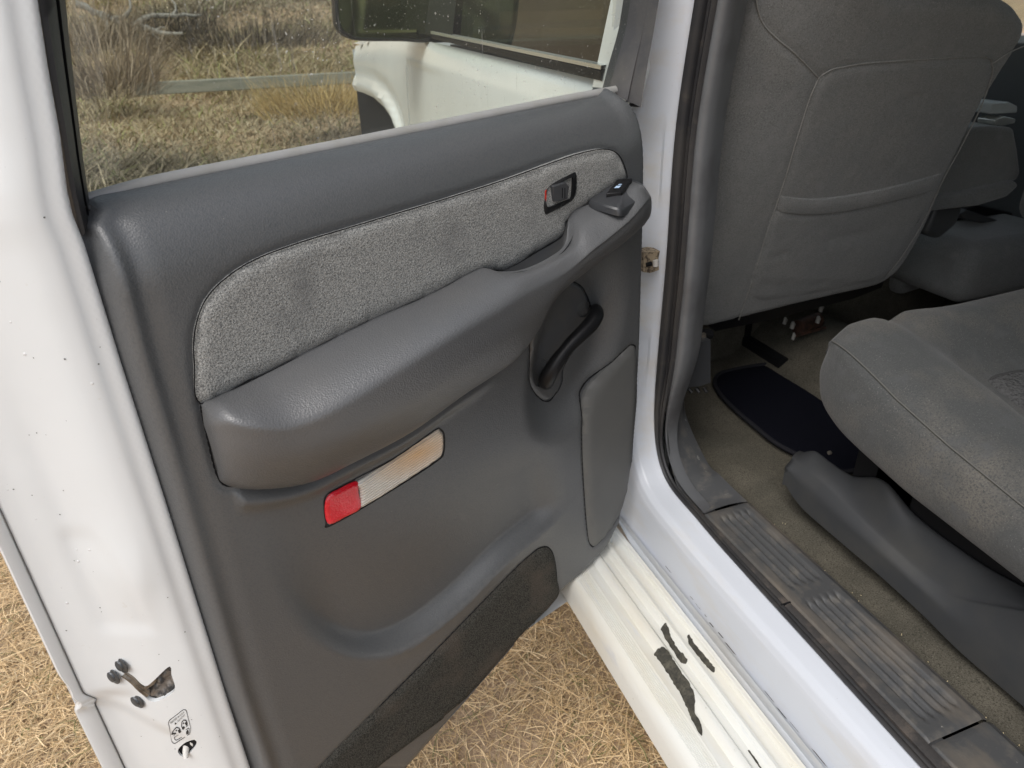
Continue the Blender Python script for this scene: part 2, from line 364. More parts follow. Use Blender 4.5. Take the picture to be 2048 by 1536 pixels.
def straw():
    n = 210000
    x = rng.uniform(-1.9, 1.3, n); y = rng.uniform(.55, 3.6, n)
    bare = S((1.75+.25*np.sin(3*x)-y)/.5)*S((-.42-x)/.2)
    dens = np.clip(.75+.35*hnoise(x*4, y*4), .25, 1)*(1-.985*bare)
    k = rng.random(n) < dens; x, y = x[k], y[k]; n = len(x)
    a = rng.uniform(0, 2*np.pi, n)+.8*np.sin(x*7+y*5)
    el = np.abs(rng.normal(0, .28, n))
    dirs = np.stack([np.cos(a)*np.cos(el), np.sin(a)*np.cos(el), np.sin(el)], 1)
    p = a+np.pi/2; cv = rng.normal(0, .36, n); bend = np.stack([np.cos(p)*cv, np.sin(p)*cv, -np.sin(el)*.9-.02], 1)
    ln = rng.uniform(.02, .085, n)*np.where(rng.random(n) < .06, 2.2, 1); wd = rng.uniform(.0009, .0026, n)
    base = np.stack([x, y, terrain(x, y)+rng.uniform(.0, .022, n)], 1)
    t = rng.random((n, 1)); c = (1-t)*np.array([.56, .385, .19])+t*np.array([.90, .69, .41])
    dk = rng.random(n) < .13; c[dk] *= .55; gr = rng.random(n) < .04; c[gr] = [.16, .17, .06]; wt = rng.random(n) < .04; c[wt] = [.78, .64, .42]
    o = ribbons('straw', base, dirs, bend, ln, wd, c); tag(o, kind='stuff', label='matted dry yellow straw covering the soil under the open door', cat='straw')
straw()
def field():
    n = 260000
    y = 3.2+32*rng.random(n)**1.9; x = rng.uniform(-.62, .42, n)*y*1.05-.3
    cl = hnoise(x*.9+3, y*1.1); tall = S((cl+.1)/1.0)
    brown = S((hnoise(x*.5+9, y*.42+2)+.1)/.9)
    near = S((8.5-y)/3)
    ln = (.11+.3*tall)*rng.uniform(.5, 1.3, n)*(1-.35*near)*(1+y*.012)
    a = rng.uniform(0, 2*np.pi, n); el = np.radians(rng.uniform(25, 85, n))
    dirs = np.stack([np.cos(a)*np.cos(el), np.sin(a)*np.cos(el), np.sin(el)], 1)
    bend = np.stack([np.cos(a)*.4+.15, np.sin(a)*.3, -rng.uniform(.1, .6, n)], 1)
    wd = (.006+.0011*y)*rng.uniform(.6, 1.3, n)
    base = np.stack([x, y, terrain(x, y)-.01], 1)
    t = rng.random((n, 1)); c = (1-t)*np.array([.30, .235, .145])+t*np.array([.57, .46, .285])
    cb = (1-t)*np.array([.17, .14, .10])+t*np.array([.36, .30, .215]); c = c*(1-brown[:, None])+cb*brown[:, None]
    dk = rng.random(n) < .15; c[dk] *= .55; wt = rng.random(n) < .05; c[wt] = [.55, .46, .33]
    g = rng.random(n) < .12; c[g] = c[g]*[.75, .95, .6]
    o = ribbons('dry_grass', base, dirs, bend, ln, wd, c, seg=3, flat=False); tag(o, kind='stuff', label='field of dead brown and yellow grass beyond the truck', cat='grass')
field()
WOOD = mat('bleached_dead_wood', (.34, .32, .29), .85, .2, noise=[(30, 5, (.17, .155, .14), .45, .7, (1, 1, 3))], bump=[('n', 60, .6, .01)])
PLANK = mat('weathered_plank', (.27, .26, .215), .8, .25, noise=[(8, 5, (.17, .18, .15), .45, .7, (.3, 3, 3))], bump=[('n', 40, .4, .01)])
def branch(name, pts, r0, r1, label, Y, forks=()):
    o = None; P = [aty(x, y, Y) for x, y in pts]; P = resample(catmull(P, 4, False), .12, False)
    P += rng.normal(0, .012, P.shape)
    parts = [tube(P, np.linspace(r0, r1, len(P)), 8)]
    for f in forks:
        Q = [aty(x, y, Y+dz) for x, y, dz in f]; Q = resample(catmull(Q, 4, False), .1, False); Q += rng.normal(0, .008, Q.shape)
        parts.append(tube(Q, np.linspace(r1*1.4, .01, len(Q)), 6))
    o = mesh(name, *join(parts), WOOD); tag(o, label, 'branch', 'fallen branches in the field'); return o
branch('fallen_branch', [(150, 5), (190, 22), (225, 38), (255, 62)], .05, .03, 'pale dead branch sloping down to the left of the dark brush', 13.5, [[(225, 38, 0), (255, 30, .1), (262, 5, .3), (250, -12, .4)], [(195, 24, 0), (215, 45, -.1), (212, 62, -.2)]])
branch('fallen_branch', [(265, 52), (300, 34), (345, 30), (400, 31)], .05, .02, 'level grey fallen branch lying on the dark brush pile', 13.9, [[(275, 46, 0), (300, 62, -.1), (318, 78, -.2)], [(345, 30, 0), (352, 14, .1), (340, -4, .2)]])
branch('fallen_branch', [(285, 48), (310, 62), (335, 70), (365, 66)], .045, .02, 'short forked branch at the foot of the brush pile', 13.2, [[(310, 62, 0), (330, 52, .1)]])
def brush(name, cx, cy, Y, rx, rz, n, col, label, wd=.012):
    c = aty(cx, cy, Y); a = rng.uniform(0, 2*np.pi, n); rr = np.sqrt(rng.random(n))
    base = np.stack([c[0]+rx*rr*np.cos(a), c[1]+.5*rng.normal(0, 1, n)*rx*.5, np.full(n, c[2])+rng.uniform(-.1, .1, n)], 1)
    el = np.radians(rng.uniform(5, 80, n)); d = np.stack([np.cos(a)*np.cos(el), np.sin(a)*np.cos(el), np.sin(el)], 1)
    b = rng.normal(0, .25, (n, 3)); cc = np.array(col)*rng.uniform(.45, 1.5, (n, 1))
    o = ribbons(name, base, d, b, rng.uniform(.3, 1, n)*rz, rng.uniform(.5, 1.2, n)*wd, cc, seg=3, flat=False); tag(o, label, 'bush'); return o
brush('dead_brush', 335, 62, 14, .75, .42, 900, (.07, .06, .05), 'dark tangled brush pile under the grey fallen branches')
brush('dead_brush', 205, 175, 7.2, .45, .62, 1500, (.34, .27, .2), 'pale feathery dead weed clump at the left edge of the window', .006)
brush('dead_brush', 165, 95, 10.5, .5, .7, 1200, (.25, .2, .15), 'greyish brown weed clump below the leftmost branch', .008)
brush('dead_brush', 480, 90, 14, 1.7, .55, 2600, (.13, .105, .08), 'long dark thicket of dead stalks right of the fallen branches', .012)
brush('dead_brush', 650, 215, 8.2, .7, .34, 2200, (.46, .33, .14), 'golden grass tussock beside the front wheel', .006)
def board():
    a, b = aty(265, 168, 9.6), aty(720, 158, 9.9)
    def seg_(t0, t1, z0, z1, dy): 
        p, q = a+(b-a)*t0, a+(b-a)*t1
        return box((p[0], (p[1]+q[1])/2-dy, min(p[2], q[2])+z0), (q[0], (p[1]+q[1])/2+dy, max(p[2], q[2])+z1))
    o = mesh('wooden_plank', *join([seg_(0, 1, -.035, 0, .05)]), PLANK); tag(o, 'long weathered grey green plank lying in the grass', 'plank')
    bevel(o, .01, 2)
board()

# ================================================================== THE TRUCK
TR = empty('pickup_truck', (1.5, 1.2, 0)); tag(TR, 'white crew cab pickup truck with its grey rear door standing open', 'truck')
DOOR = empty('rear_door', tuple(Wd(.95, .45, -.06)), TR)
# ---- trim panel
TRIM = DL([(505, 1536), (455, 1400), (330, 1000), (240, 720), (190, 540), (172, 490), (160, 468)])+DL([(156, 448), (170, 424)], -.03)
TOPL = DL([(200, 394), (300, 374), (600, 313), (900, 253), (1100, 213), (1200, 194)], -.06)+DL([(1243, 180)], -.035)+DL([(1276, 182)], -.012)+DL([(1293, 197), (1299, 225)])
RIGHT = DL([(1299, 330), (1297, 440), (1292, 600), (1285, 800), (1275, 920), (1262, 985), (1246, 1045), (1219, 1100), (1170, 1150), (1120, 1193), (1040, 1278), (815, 1536)])
zb = .36
OUT = [(TRIM[0][0], zb)]+TRIM[1:]+TOPL+RIGHT[:-1]
pb = RIGHT[-2]; pc = RIGHT[-1]
OUT += [pc, (pc[0]+(pc[0]-pb[0])*.15, pc[1]+(pc[1]-pb[1])*.1), (.2, zb-.01)]
OUTR = resample(OUT, .004)
CLO = DL([(400, 806), (388, 730), (388, 665), (408, 602), (450, 556), (510, 518), (600, 484), (700, 454), (800, 424), (900, 394), (1000, 362), (1100, 326), (1160, 306), (1205, 298), (1232, 306), (1247, 330), (1252, 360)])
CLOb = DL([(1225, 375), (1185, 402), (1152, 422), (1133, 445), (1126, 470), (1070, 505), (1012, 540), (960, 541), (860, 590), (740, 642), (620, 702), (500, 760)])
SPK = DL([(1263, 692), (1273, 702), (1275, 760), (1268, 880), (1257, 975), (1240, 1030), (1215, 1068), (1192, 1093), (1181, 1086), (1175, 1040), (1168, 930), (1167, 850), (1174, 795), (1192, 765), (1225, 728)])
CPT = DL([(640, 1536), (760, 1415), (860, 1315), (960, 1212), (1040, 1130), (1078, 1098), (1098, 1096), (1110, 1118), (1115, 1160), (1116, 1196), (1040, 1275), (930, 1400), (815, 1536)])
HDL = DL([(1060, 700), (1062, 655), (1084, 622), (1125, 590), (1158, 573), (1180, 576), (1196, 594), (1205, 630), (1190, 680), (1158, 732), (1149, 752), (1147, 778), (1132, 803), (1114, 815), (1092, 800), (1070, 765)])
POCKC = catmull(DL([(470, 1010), (500, 1130), (560, 1225), (640, 1292), (730, 1318), (820, 1290), (920, 1215), (1010, 1125), (1110, 1040), (1150, 990)]), 12, False)
POCK = np.vstack([POCKC, DL([(1120, 850), (900, 880), (600, 930)])])
ARMB = catmull(DL([(402, 806), (415, 870), (440, 962), (475, 975), (540, 973), (610, 957), (690, 917), (800, 860), (900, 790), (985, 738), (1040, 700), (1062, 655), (1110, 598), (1170, 545), (1225, 500), (1270, 462), (1293, 440)]), 4, False)
hc = D(1150, 690)
def trim_h(s, z, d, base=0.):
    q = np.stack([s, z], 1); h = np.zeros(len(s))
    ztop = np.interp(s, [p[0] for p in TOPL], [p[1] for p in TOPL])
    # rounded shoulder below the glass
    t = np.clip((z-(ztop-.085))/.085, 0, 1); h -= .075*(1-np.sqrt(np.clip(1-(t*.985)**2, 0, 1)))*S((.945-s)/.05)
    # rear edge: outer bevel, ridge and shallow groove
    sl = np.interp(-z, [-p[1] for p in TRIM[::-1]], [p[0] for p in TRIM[::-1]]); e = np.where(z < 1.33, s-np.minimum(sl, .13), .1+0*s)
    h -= .03*(1-S(e/.022)); h -= .004*np.exp(-((e-.036)/.012)**2); h += .0025*np.exp(-((e-.024)/.006)**2)
    # hinge side and lower edge roll
    right = (s > .5); h -= .022*(1-S(pdist(q, np.array(TOPL[-3:]+RIGHT[:-1]), False)/.02))**2
    # map pocket: recessed zone ending in a ledge
    dp = pdist(q, POCKC, False); ins = inside(q, POCK)
    dside = pdist(q, np.vstack([POCKC[-1:], DL([(1120, 850), (900, 880), (600, 930)]), POCKC[:1]]), False)
    dtop = np.clip((z-(np.interp(s, POCKC[:, 0], POCKC[:, 1])))/.30, 0, 1)
    fade = S((s-.20)/.1)*S((.80-s)/.12)
    h -= .027*ins*S(dp/.034)*S(dside/.09)*(1-S(dtop))*fade
    h += .003*(~ins)*np.exp(-(dp/.02)**2)*fade*S((s-.3)/.1)
    # seam ridge below the armrest
    da = pdist(q, ARMB, False); zbarm = np.interp(s, ARMB[:, 0], ARMB[:, 1]); low = z < zbarm
    h += np.where(low & (s > .19), .009*np.exp(-((da-.016)/.011)**2)*S((.62-s)/.1), 0); h -= .004*np.exp(-(da/.004)**2)
    # scoop around the pull handle
    rx = ((s-hc[0]-.008)*.9-(z-hc[1])*.35)/.092; rz = ((z-hc[1])*.9+(s-hc[0])*.35)/.155
    h -= .028*S((1.2-np.sqrt(rx**2+rz**2))/.6)
    for o_, dpt, wdt in ((CLO+CLOb, .003, .004), (SPK, .005, .0045), (CPT, .003, .004), (HDL, .002, .003)):
        dq = pdist(q, np.array(o_)); h -= dpt*np.exp(-(dq/wdt)**2)
    return h+base
TP = sheet('trim_panel', OUT, door_surf(lambda s, z, d: trim_h(s, z, d)), PL, DOOR, step=.0058, rim=.03, smoothn=0, bstep=.005, sharp=70)
CLOO = catmull(CLO+CLOb, 4)
sheet('cloth_insert', CLO+CLOb, door_surf(lambda s, z, d: .004-.0055*(1-S(d/.007))), CLOTH, DOOR, step=.01, rim=.006, bstep=.005)
sheet('speaker_panel', SPK, door_surf(lambda s, z, d: trim_h(s, z, 1+0*d)*.3+.004-.005*(1-S(d/.008))), PLP, DOOR, step=.012, rim=.006, bstep=.006)
sheet('carpet_insert', CPT[:-1]+[(pc[0]-.02, zb-.02), (.13, zb-.02)], door_surf(lambda s, z, d: .0035-.005*(1-S(d/.007))), CARP, DOOR, step=.012, rim=.008, smoothn=3, bstep=.006)
def seam(pts2, r, o, closed=True, name='trim_seam', par=None):
    Q_ = resample(np.array(pts2), .006, closed); h_ = trim_h(Q_[:, 0], Q_[:, 1], np.full(len(Q_), .05)) if o is None else np.full(len(Q_), o)
    P_ = np.array([Wd(s_, z_, hh+.0006) for (s_, z_), hh in zip(Q_, h_)]); P_ = np.vstack([P_, P_[:1]]) if closed else P_
    return mesh(name, *tube(P_, r, 6, False), HOLE, par or DOOR)
seam(catmull(SPK, 5), .0016, None); seam(catmull(HDL, 5), .0010, None); seam(ARMB, .0013, None, False, 'armrest_seam'); seam(CLOO, .0008, .001)
seam(catmull(CPT[1:10], 5, False), .0014, None, False)
# handle cover with pull handle
hole = DL([(1077, 742), (1085, 730), (1105, 728), (1120, 745), (1119, 765), (1106, 780), (1092, 782), (1080, 765)])
hole2 = DL([(1176, 622), (1186, 612), (1200, 614), (1202, 630), (1192, 642), (1178, 640)])
HC = sheet('handle_cover', HDL, door_surf(lambda s, z, d: trim_h(s, z, 1+0*d)+.0035-.0045*(1-S(d/.005))), PLS, DOOR, step=.006, rim=.006, holes=[hole, hole2], hrim=.02, bstep=.004)
mesh('cavity', *join([box((-.5, -.5, -.5), (-.5, -.5, -.5))][:0]+[([Wd(*D(x, y), -.045) for x, y in ((1055, 800), (1055, 590), (1215, 590), (1215, 800))], [(0, 1, 2, 3)])]), HOLE, HC)
hp = [(1092, 762, -.03), (1092, 764, -.008), (1094, 757, .006), (1105, 737, .014), (1122, 712, .018), (1140, 690, .02), (1160, 670, .022), (1180, 650, .022), (1192, 632, .018), (1192, 622, .002), (1190, 622, -.03)]
hpts = catmull([Wd(*D(x, y, o), o) for x, y, o in hp], 6, False)
mesh('pull_handle', *tube(hpts, np.interp(np.linspace(0, 1, len(hpts)), [0, .25, .45, .7, .9, 1], [.0125, .0135, .0108, .013, .0118, .011]), 16), BLK, DOOR)

# armrest loft
ST = [((402, 806), (408, 850), (436, 945), .006, 0), ((408, 803), (422, 846), (445, 966), .03, 0), ((430, 794), (455, 840), (480, 976), .052, 0), ((470, 776), (505, 846), (540, 973), .066, 0), ((530, 746), (585, 842), (610, 957), .075, 0),
      ((620, 700), (672, 806), (690, 917), .083, 0), ((740, 640), (790, 735), (800, 860), .086, 0), ((860, 588), (900, 665), (900, 790), .085, 0), ((955, 540), (1000, 606), (985, 738), .081, .004), ((1005, 545), (1045, 580), (1020, 712), .078, .03),
      ((1050, 541), (1085, 563), (1056, 668), .075, .042), ((1102, 518), (1130, 540), (1082, 618), .072, .044), ((1136, 488), (1160, 518), (1122, 578), .07, .03), ((1146, 428), (1185, 495), (1168, 543), .069, .004), ((1185, 402), (1225, 464), (1218, 505), .068, 0),
      ((1222, 376), (1262, 432), (1258, 473), .066, 0), ((1252, 361), (1290, 400), (1284, 450), .058, 0), ((1272, 366), (1300, 392), (1294, 438), .04, 0), ((1288, 376), (1302, 396), (1298, 425), .015, 0)]
TOPC = []
def arm():
    rows = []
    for si, (T, Nn, B, d, t0) in enumerate(ST):
        ob = (0, 0, 0, 0, 0, 0, 0, 0, .004, .014, .028, .040, .046, .047, .047, .046, .042, .026, .008)[si]
        T2, N2, B2 = D(*T, t0), D(*Nn, d), D(*B, ob)
        t = np.array([T2[0], T2[1], t0]); n = np.array([N2[0], N2[1], d]); b = np.array([B2[0], B2[1], ob-.002])
        m1 = t+(n-t)*.62; m1[1] += .008*min(1, d/.06); m1[2] = t0+(d-t0)*.6
        fr = []
        for tt_, pf in ((.14, 1.05), (.42, .98), (.8, .62), (.95, .25)):
            v_ = n+(b-n)*tt_; v_[2] = ob+(d-ob)*pf; fr.append(v_)
        f0, f1, f2, b0 = fr
        pre = t.copy(); pre[2] -= .006; pre[1] -= .001*(t0 == 0)
        en = b.copy(); en[2] = -.004; en[1] += .35*ob; rows.append([pre, t, m1, n, f0, f1, f2, b0, b, en])
    R = np.array(rows); R2 = np.array([catmull(R[:, j], 7, False) for j in range(R.shape[1])]).transpose(1, 0, 2)
    R3 = np.array([catmull(r, 5, False) for r in R2])
    W = P0+R3[..., :1]*U+R3[..., 2:]*N+R3[..., 1:2]*ZV
    return W, R2
WA, RA = arm()
ARM = mesh('armrest', *grid(WA), PLARM, DOOR, sharp=80)
# pull cup behind the armrest
cl = resample(catmull(DL([(985, 549), (1030, 529), (1075, 502), (1120, 475), (1128, 450), (1142, 428)]), 5, False), .006, False)
ar = resample(catmull([(*D(x, y, o), o) for x, y, o in [(985, 549, .012), (1030, 540, .04), (1077, 532, .045), (1118, 505, .042), (1142, 472, .03), (1150, 430, .01)]], 5, False), .006, False)
nn = 34; cl = np.stack([np.interp(np.linspace(0, 1, nn), np.linspace(0, 1, len(cl)), cl[:, k]) for k in (0, 1)], 1); ar = np.stack([np.interp(np.linspace(0, 1, nn), np.linspace(0, 1, len(ar)), ar[:, k]) for k in range(3)], 1)
cup = []
for (cs, cz), (as_, az, ao) in zip(cl, ar):
    P = [(cs, cz, .003), (cs, cz-.012, .004), (cs*.7+as_*.3, cz-.035, .010), (cs*.4+as_*.6, az-.045, ao*.6), (as_, az-.03, ao*.95), (as_, az-.002, ao+.002)]
    cup.append([Wd(a, b, c) for a, b, c in catmull(P, 3, False)])
mesh('pull_cup', *grid(cup), PLS, ARM)
# switch pod on the armrest
pod = [(1177, 404, .004), (1205, 385, .002), (1230, 366, .0), (1250, 360, .0), (1276, 366, .008), (1293, 380, .03), (1291, 396, .046), (1264, 412, .058), (1250, 420, .064), (1236, 421, .063), (1205, 413, .038)]
pp = catmull([Wd(*D(x, y, o), o) for x, y, o in pod], 5); c0 = pp.mean(0); c0[2] += .002
rings = [pp-ZV*.008, pp+ZV*.0005, pp+(c0-pp)*.04+ZV*.003, pp+(c0-pp)*.3+ZV*.0042, pp+(c0-pp)*.75+ZV*.005]
V, F = grid(rings, cv=True); F.append(tuple(range(4*len(pp), 5*len(pp)))[::-1])
POD = mesh('switch_pod', V, F, PODM, ARM)
def pq(pts): return [Wd(*D(x, y, o), o)+ZV*dz for x, y, o, dz in pts]
sw = pq([(1212, 393, .024, .005), (1234, 366, .004, .006), (1264, 369, .016, .010), (1243, 398, .038, .010)])
sv = sw+[p-ZV*.012 for p in sw]
SW = mesh('window_switch', sv, [(0, 1, 2, 3), (4, 7, 6, 5), (0, 4, 5, 1), (1, 5, 6, 2), (2, 6, 7, 3), (3, 7, 4, 0)], BLK, POD); bevel(SW, .0015, 2)
def onq(q, a, b): return (q[0]*(1-a)*(1-b)+q[3]*a*(1-b)+q[1]*(1-a)*b+q[2]*a*b)
nrm = np.cross(sw[3]-sw[0], sw[1]-sw[0]); nrm /= np.linalg.norm(nrm); nrm *= np.sign(nrm[2])
ic = [([onq(sw, a, b)+nrm*.0012 for a, b in pts], [tuple(range(len(pts)))]) for pts in ([(.3, .28), (.62, .28), (.66, .44), (.34, .44)], [(.38, .50), (.64, .50), (.6, .56), (.42, .56)])]
mesh('window_icon', *join(ic), ICON, POD, smooth=False)

# door release lever in its bezel
bz = DL([(1086, 426), (1084, 405), (1092, 376), (1102, 366), (1140, 346), (1148, 346), (1149, 372), (1146, 390), (1136, 403), (1095, 425)])
bh = DL([(1087, 410), (1088, 383), (1097, 372), (1136, 354), (1139, 358), (1137, 392), (1130, 398), (1098, 411)])
BZ = sheet('lever_bezel', bz, door_surf(lambda s, z, d: .0075-.003*(1-S(d/.003))), BLK, DOOR, step=.005, rim=.008, holes=[bh], hrim=.02, bstep=.003)
mesh('cavity', [Wd(*D(x, y), -.002) for x, y in ((1086, 415), (1086, 350), (1147, 350), (1147, 405))], [(0, 1, 2, 3)], HOLE, BZ)
lv = [(1106, 372, .010), (1133, 364, .012), (1137, 374, .017), (1137, 398, .013), (1112, 405, .010), (1104, 400, .004)]
a_ = [Wd(*D(x, y, o), o) for x, y, o in lv]; b_ = [Wd(*D(x, y, o), -.006) for x, y, o in lv]
LV = mesh('release_lever', a_+b_, [tuple(range(6))]+[(i, i+6, (i+1) % 6+6, (i+1) % 6) for i in range(6)], PODM, BZ); bevel(LV, .002, 3)
for xx in (1124, 1129):
    g = [Wd(*D(xx+dx, yy, .0172), .0172) for dx, yy in ((0, 376), (1.6, 375), (1.6, 396), (0, 397))]
    mesh('grip_slot', g, [(0, 1, 2, 3)], HOLE, LV, smooth=False)
g = [Wd(*D(x, y, .0045), .0045) for x, y in ((1089, 403), (1090, 381), (1093.5, 379), (1092.5, 403))]
mesh('lock_indicator', g, [(0, 1, 2, 3)], RED, BZ, smooth=False)

# courtesy lamp
CLR = DL([(716, 962), (790, 917), (868, 863), (880, 862), (886, 872), (885, 902), (874, 918), (800, 968), (724, 1014), (720, 1000), (719, 980)])
RDL = DL([(650, 1004), (658, 989), (674, 979), (713, 962), (717, 985), (721, 1015), (690, 1034), (664, 1048), (654, 1044), (649, 1025)])
lampo = DL([(647, 1004), (656, 986), (673, 976), (790, 914), (868, 860), (882, 858), (889, 870), (888, 904), (876, 921), (800, 971), (665, 1051), (652, 1046)])
la = np.array(D(716, 962)); lb = np.array(D(868, 863)); ld = (lb-la)/np.linalg.norm(lb-la); lnn = np.array([-ld[1], ld[0]])
LB = sheet('courtesy_lamp', lampo, door_surf(lambda s, z, d: trim_h(s, z, 1+0*d)+.0010-.002*S(d/.004)), BLK, DOOR, step=.006, rim=.005, bstep=.003)
def ribh(s, z, d):
    q = np.stack([s, z], 1); v = (q-la)@lnn; return trim_h(s, z, 1+0*d)+.0035+.0*v-.003*(1-S(d/.003))
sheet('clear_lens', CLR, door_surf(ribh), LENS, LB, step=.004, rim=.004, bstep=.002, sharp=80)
sheet('red_reflector', RDL, door_surf(lambda s, z, d: trim_h(s, z, 1+0*d)+.004-.003*(1-S(d/.003))), REDL, LB, step=.0035, rim=.004, bstep=.002)

# window sweep, glass, channels
sill = catmull([(*(np.array(D(x, y, -.075))+[0, -.002]), -.075) for x, y in [(170, 398), (300, 362), (500, 322), (700, 283), (900, 243), (1100, 203), (1200, 184), (1240, 177)]], 6, False)
rows = []
for s_, z_, o_ in sill:
    rows.append([Wd(s_, z_+dz, o_+do) for do, dz in ((-.008, -.02), (-.008, .002), (-.004, .0065), (.001, .0075), (.005, .005), (.0075, .001), (.007, -.003), (.003, -.005), (.003, -.05))])
mesh('window_sweep', *grid(rows), SWP, DOOR, sharp=80)
gl = [D(128, -5, -.085), D(175, 405, -.085), D(1238, 190, -.085), D(1268, -5, -.085)]
gz = 1.74
sL = gl[0][0]+(gl[0][0]-gl[1][0])/(gl[0][1]-gl[1][1])*(gz-gl[0][1]); sR = gl[3][0]
gp = [(gl[1][0]-.015, gl[1][1]-.1), (gl[2][0]+.015, gl[2][1]-.1), (sR+.012, gl[3][1]), (sR, gz), (sL-.01, gz), (gl[0][0]-.012, gl[0][1])]
mesh('window_glass', [Wd(s_, z_, -.085) for s_, z_ in gp], [tuple(range(6))], GLASS, DOOR, smooth=False)
def strip(name, inner, outer, o_in, o_out, prof, mt, ext):
    I = [(*D(x, y, o_in), o_in) for x, y in inner]; O = [(*D(x, y, o_out), o_out) for x, y in outer]
    def up_(L):
        a, b = np.array(L[0]), np.array(L[1]); k = (ext-a[1])/(a[1]-b[1]) if a[1] != b[1] else 0; return [tuple(a+(a-b)*k)]+L
    I = resample(catmull(up_(I), 4, False), .02, False); O = resample(catmull(up_(O), 4, False), .02, False)
    n = 60; t = np.linspace(0, 1, n); I = np.stack([np.interp(t, np.linspace(0, 1, len(I)), I[:, k]) for k in range(3)], 1); O = np.stack([np.interp(t, np.linspace(0, 1, len(O)), O[:, k]) for k in range(3)], 1)
    rows = []
    for i, o in zip(I, O):
        rows.append([Wd(*(i+(o-i)*a)[:2], (i+(o-i)*a)[2]+b) for a, b in prof])
    return mesh(name, *grid(rows), mt, DOOR, sharp=60)
strip('window_channel', [(130, 0), (142, 120), (156, 250), (166, 330), (176, 404)], [(72, 0), (92, 130), (118, 270), (136, 380), (160, 475)], -.08, -.03,
      [(0, -.02), (0, 0), (.1, .012), (.35, .016), (.42, .006), (.48, .016), (.8, .014), (.95, .006), (1, -.006), (1.02, -.02)], RUB, 1.76)
strip('window_channel', [(1266, 0), (1256, 60), (1236, 130), (1220, 190)], [(1312, 0), (1302, 60), (1288, 140), (1277, 215)], -.08, -.035,
      [(0, -.02), (0, 0), (.08, .01), (.3, .012), (.44, .010), (.5, .003), (.58, .003), (.64, .010), (.95, .008), (1, -.02)], FRM, 1.76)
# top rail of the window frame (above the picture)
mesh('frame_rail', *tube([Wd(sL-.05, 1.775, -.06), Wd((sL+sR)/2, 1.785, -.06), Wd(sR+.06, 1.775, -.06)], .035, 10), PAINT, DOOR)

# white door shell: jamb face that wraps from the trim edge to the outer skin
ek = DL([(75, 0), (95, 130), (120, 270), (134, 380), (145, 430), (168, 487), (200, 590), (240, 720), (330, 1000), (455, 1400), (500, 1536)], -.02)
ez = [p[1] for p in ek][::-1]; es = [p[0] for p in ek][::-1]
def se(z): return np.interp(z, [.2]+ez+[1.9], [es[0]]+es+[es[-1]+.035])
PRF = np.array([(.001, -.03), (0, -.021), (-.012, -.0195), (-.028, -.024), (-.045, -.034), (-.062, -.046), (-.078, -.06), (-.095, -.075), (-.112, -.088), (-.13, -.1), (-.147, -.108)])
PRFs = resample(catmull(PRF, 6, False), .004, False); PT = np.linspace(0, .21, len(PRFs))
def shell_pt(q):
    t, z = q[:, 0], q[:, 1]; a = np.interp(t, PT, PRFs[:, 0]); o = np.interp(t, PT, PRFs[:, 1]); tt = t/.21
    jog = .012*S((.715-z)/.03)*S((tt-.55)/.4)
    # pressed shapes: long shallow flute, soft bulge above the latch, lower recess
    g = .0035*np.exp(-((tt-.32)/.09)**2)*S((z-.85)/.1)
    g += -.008*np.exp(-((tt-.6)/.14)**2)*np.exp(-((z-1.02)/.16)**2)
    g += .010*np.exp(-((tt-.45)/.16)**2)*np.exp(-((z-.90)/.055)**2)
    g += -.012*S((.70-z-(1-tt)*.14)/.03)*S((tt-.3)/.2)
    g += -.005*S((tt-.42-.9*(z-.9))/.05)*S((z-.80)/.03)*S((.985-z)/.03)*S((.80-tt)/.2)
    g += -.004*np.exp(-((tt-.12)/.05)**2)
    return P0+(se(z)+a+jog+g*.45)[:, None]*U+(o+g)[:, None]*N+z[:, None]*ZV
def invert(px, guess=(.1, .75)):
    g = np.array(guess, float); px = np.array(px, float)
    for _ in range(25):
        b = proj(shell_pt(g[None])[0]); J = np.stack([(proj(shell_pt((g+d)[None])[0])-b)/1e-4 for d in (np.array([1e-4, 0]), np.array([0, 1e-4]))], 1)
        g = g+np.clip(np.linalg.solve(J, px-b), -.05, .05)
        g[0] = np.clip(g[0], .0, .209); g[1] = np.clip(g[1], .3, 1.7)
    return tuple(g)
def IV(pts): return [invert(p) for p in pts]
LH = IV([(302, 1366), (338, 1333), (343, 1350), (350, 1374), (343, 1387), (316, 1402), (303, 1403), (290, 1394), (268, 1366), (247, 1350), (252, 1348), (275, 1362), (290, 1372)])
OH = IV([(358, 1508), (356, 1500), (368, 1487), (384, 1480), (392, 1481), (392, 1490), (380, 1505), (366, 1514)])
lo_, hi_ = .33, 1.78
SH = sheet('door_shell', [(0, lo_), (.21, lo_), (.21, hi_), (0, hi_)], lambda q, d: shell_pt(q), PAINT, DOOR, step=.0062, holes=[LH, OH], rim=.0, hrim=.006, smoothn=0, rimdir=-(N*.8-U*.6), sharp=60)
# outer flange hem
rows = []
for z in np.linspace(lo_, hi_, 240):
    fp = shell_pt(np.array([[.21, z]]))[0]; w_ = .0155*(1-.25*math.exp(-((z-.725)/.02)**2))+.008*S((.70-z)/.02)
    o = fp+.0*U
    rows.append([o-N*.003, o+N*.0008-U*.0012, o+N*.0018-U*.003, o+N*.0018-U*w_*.9, o+N*.0-U*w_, o-N*.006-U*(w_+.001), o-N*.018-U*(w_-.003), o-N*.03+U*.0])
mesh('door_hem', *grid(rows), PAINT, SH)
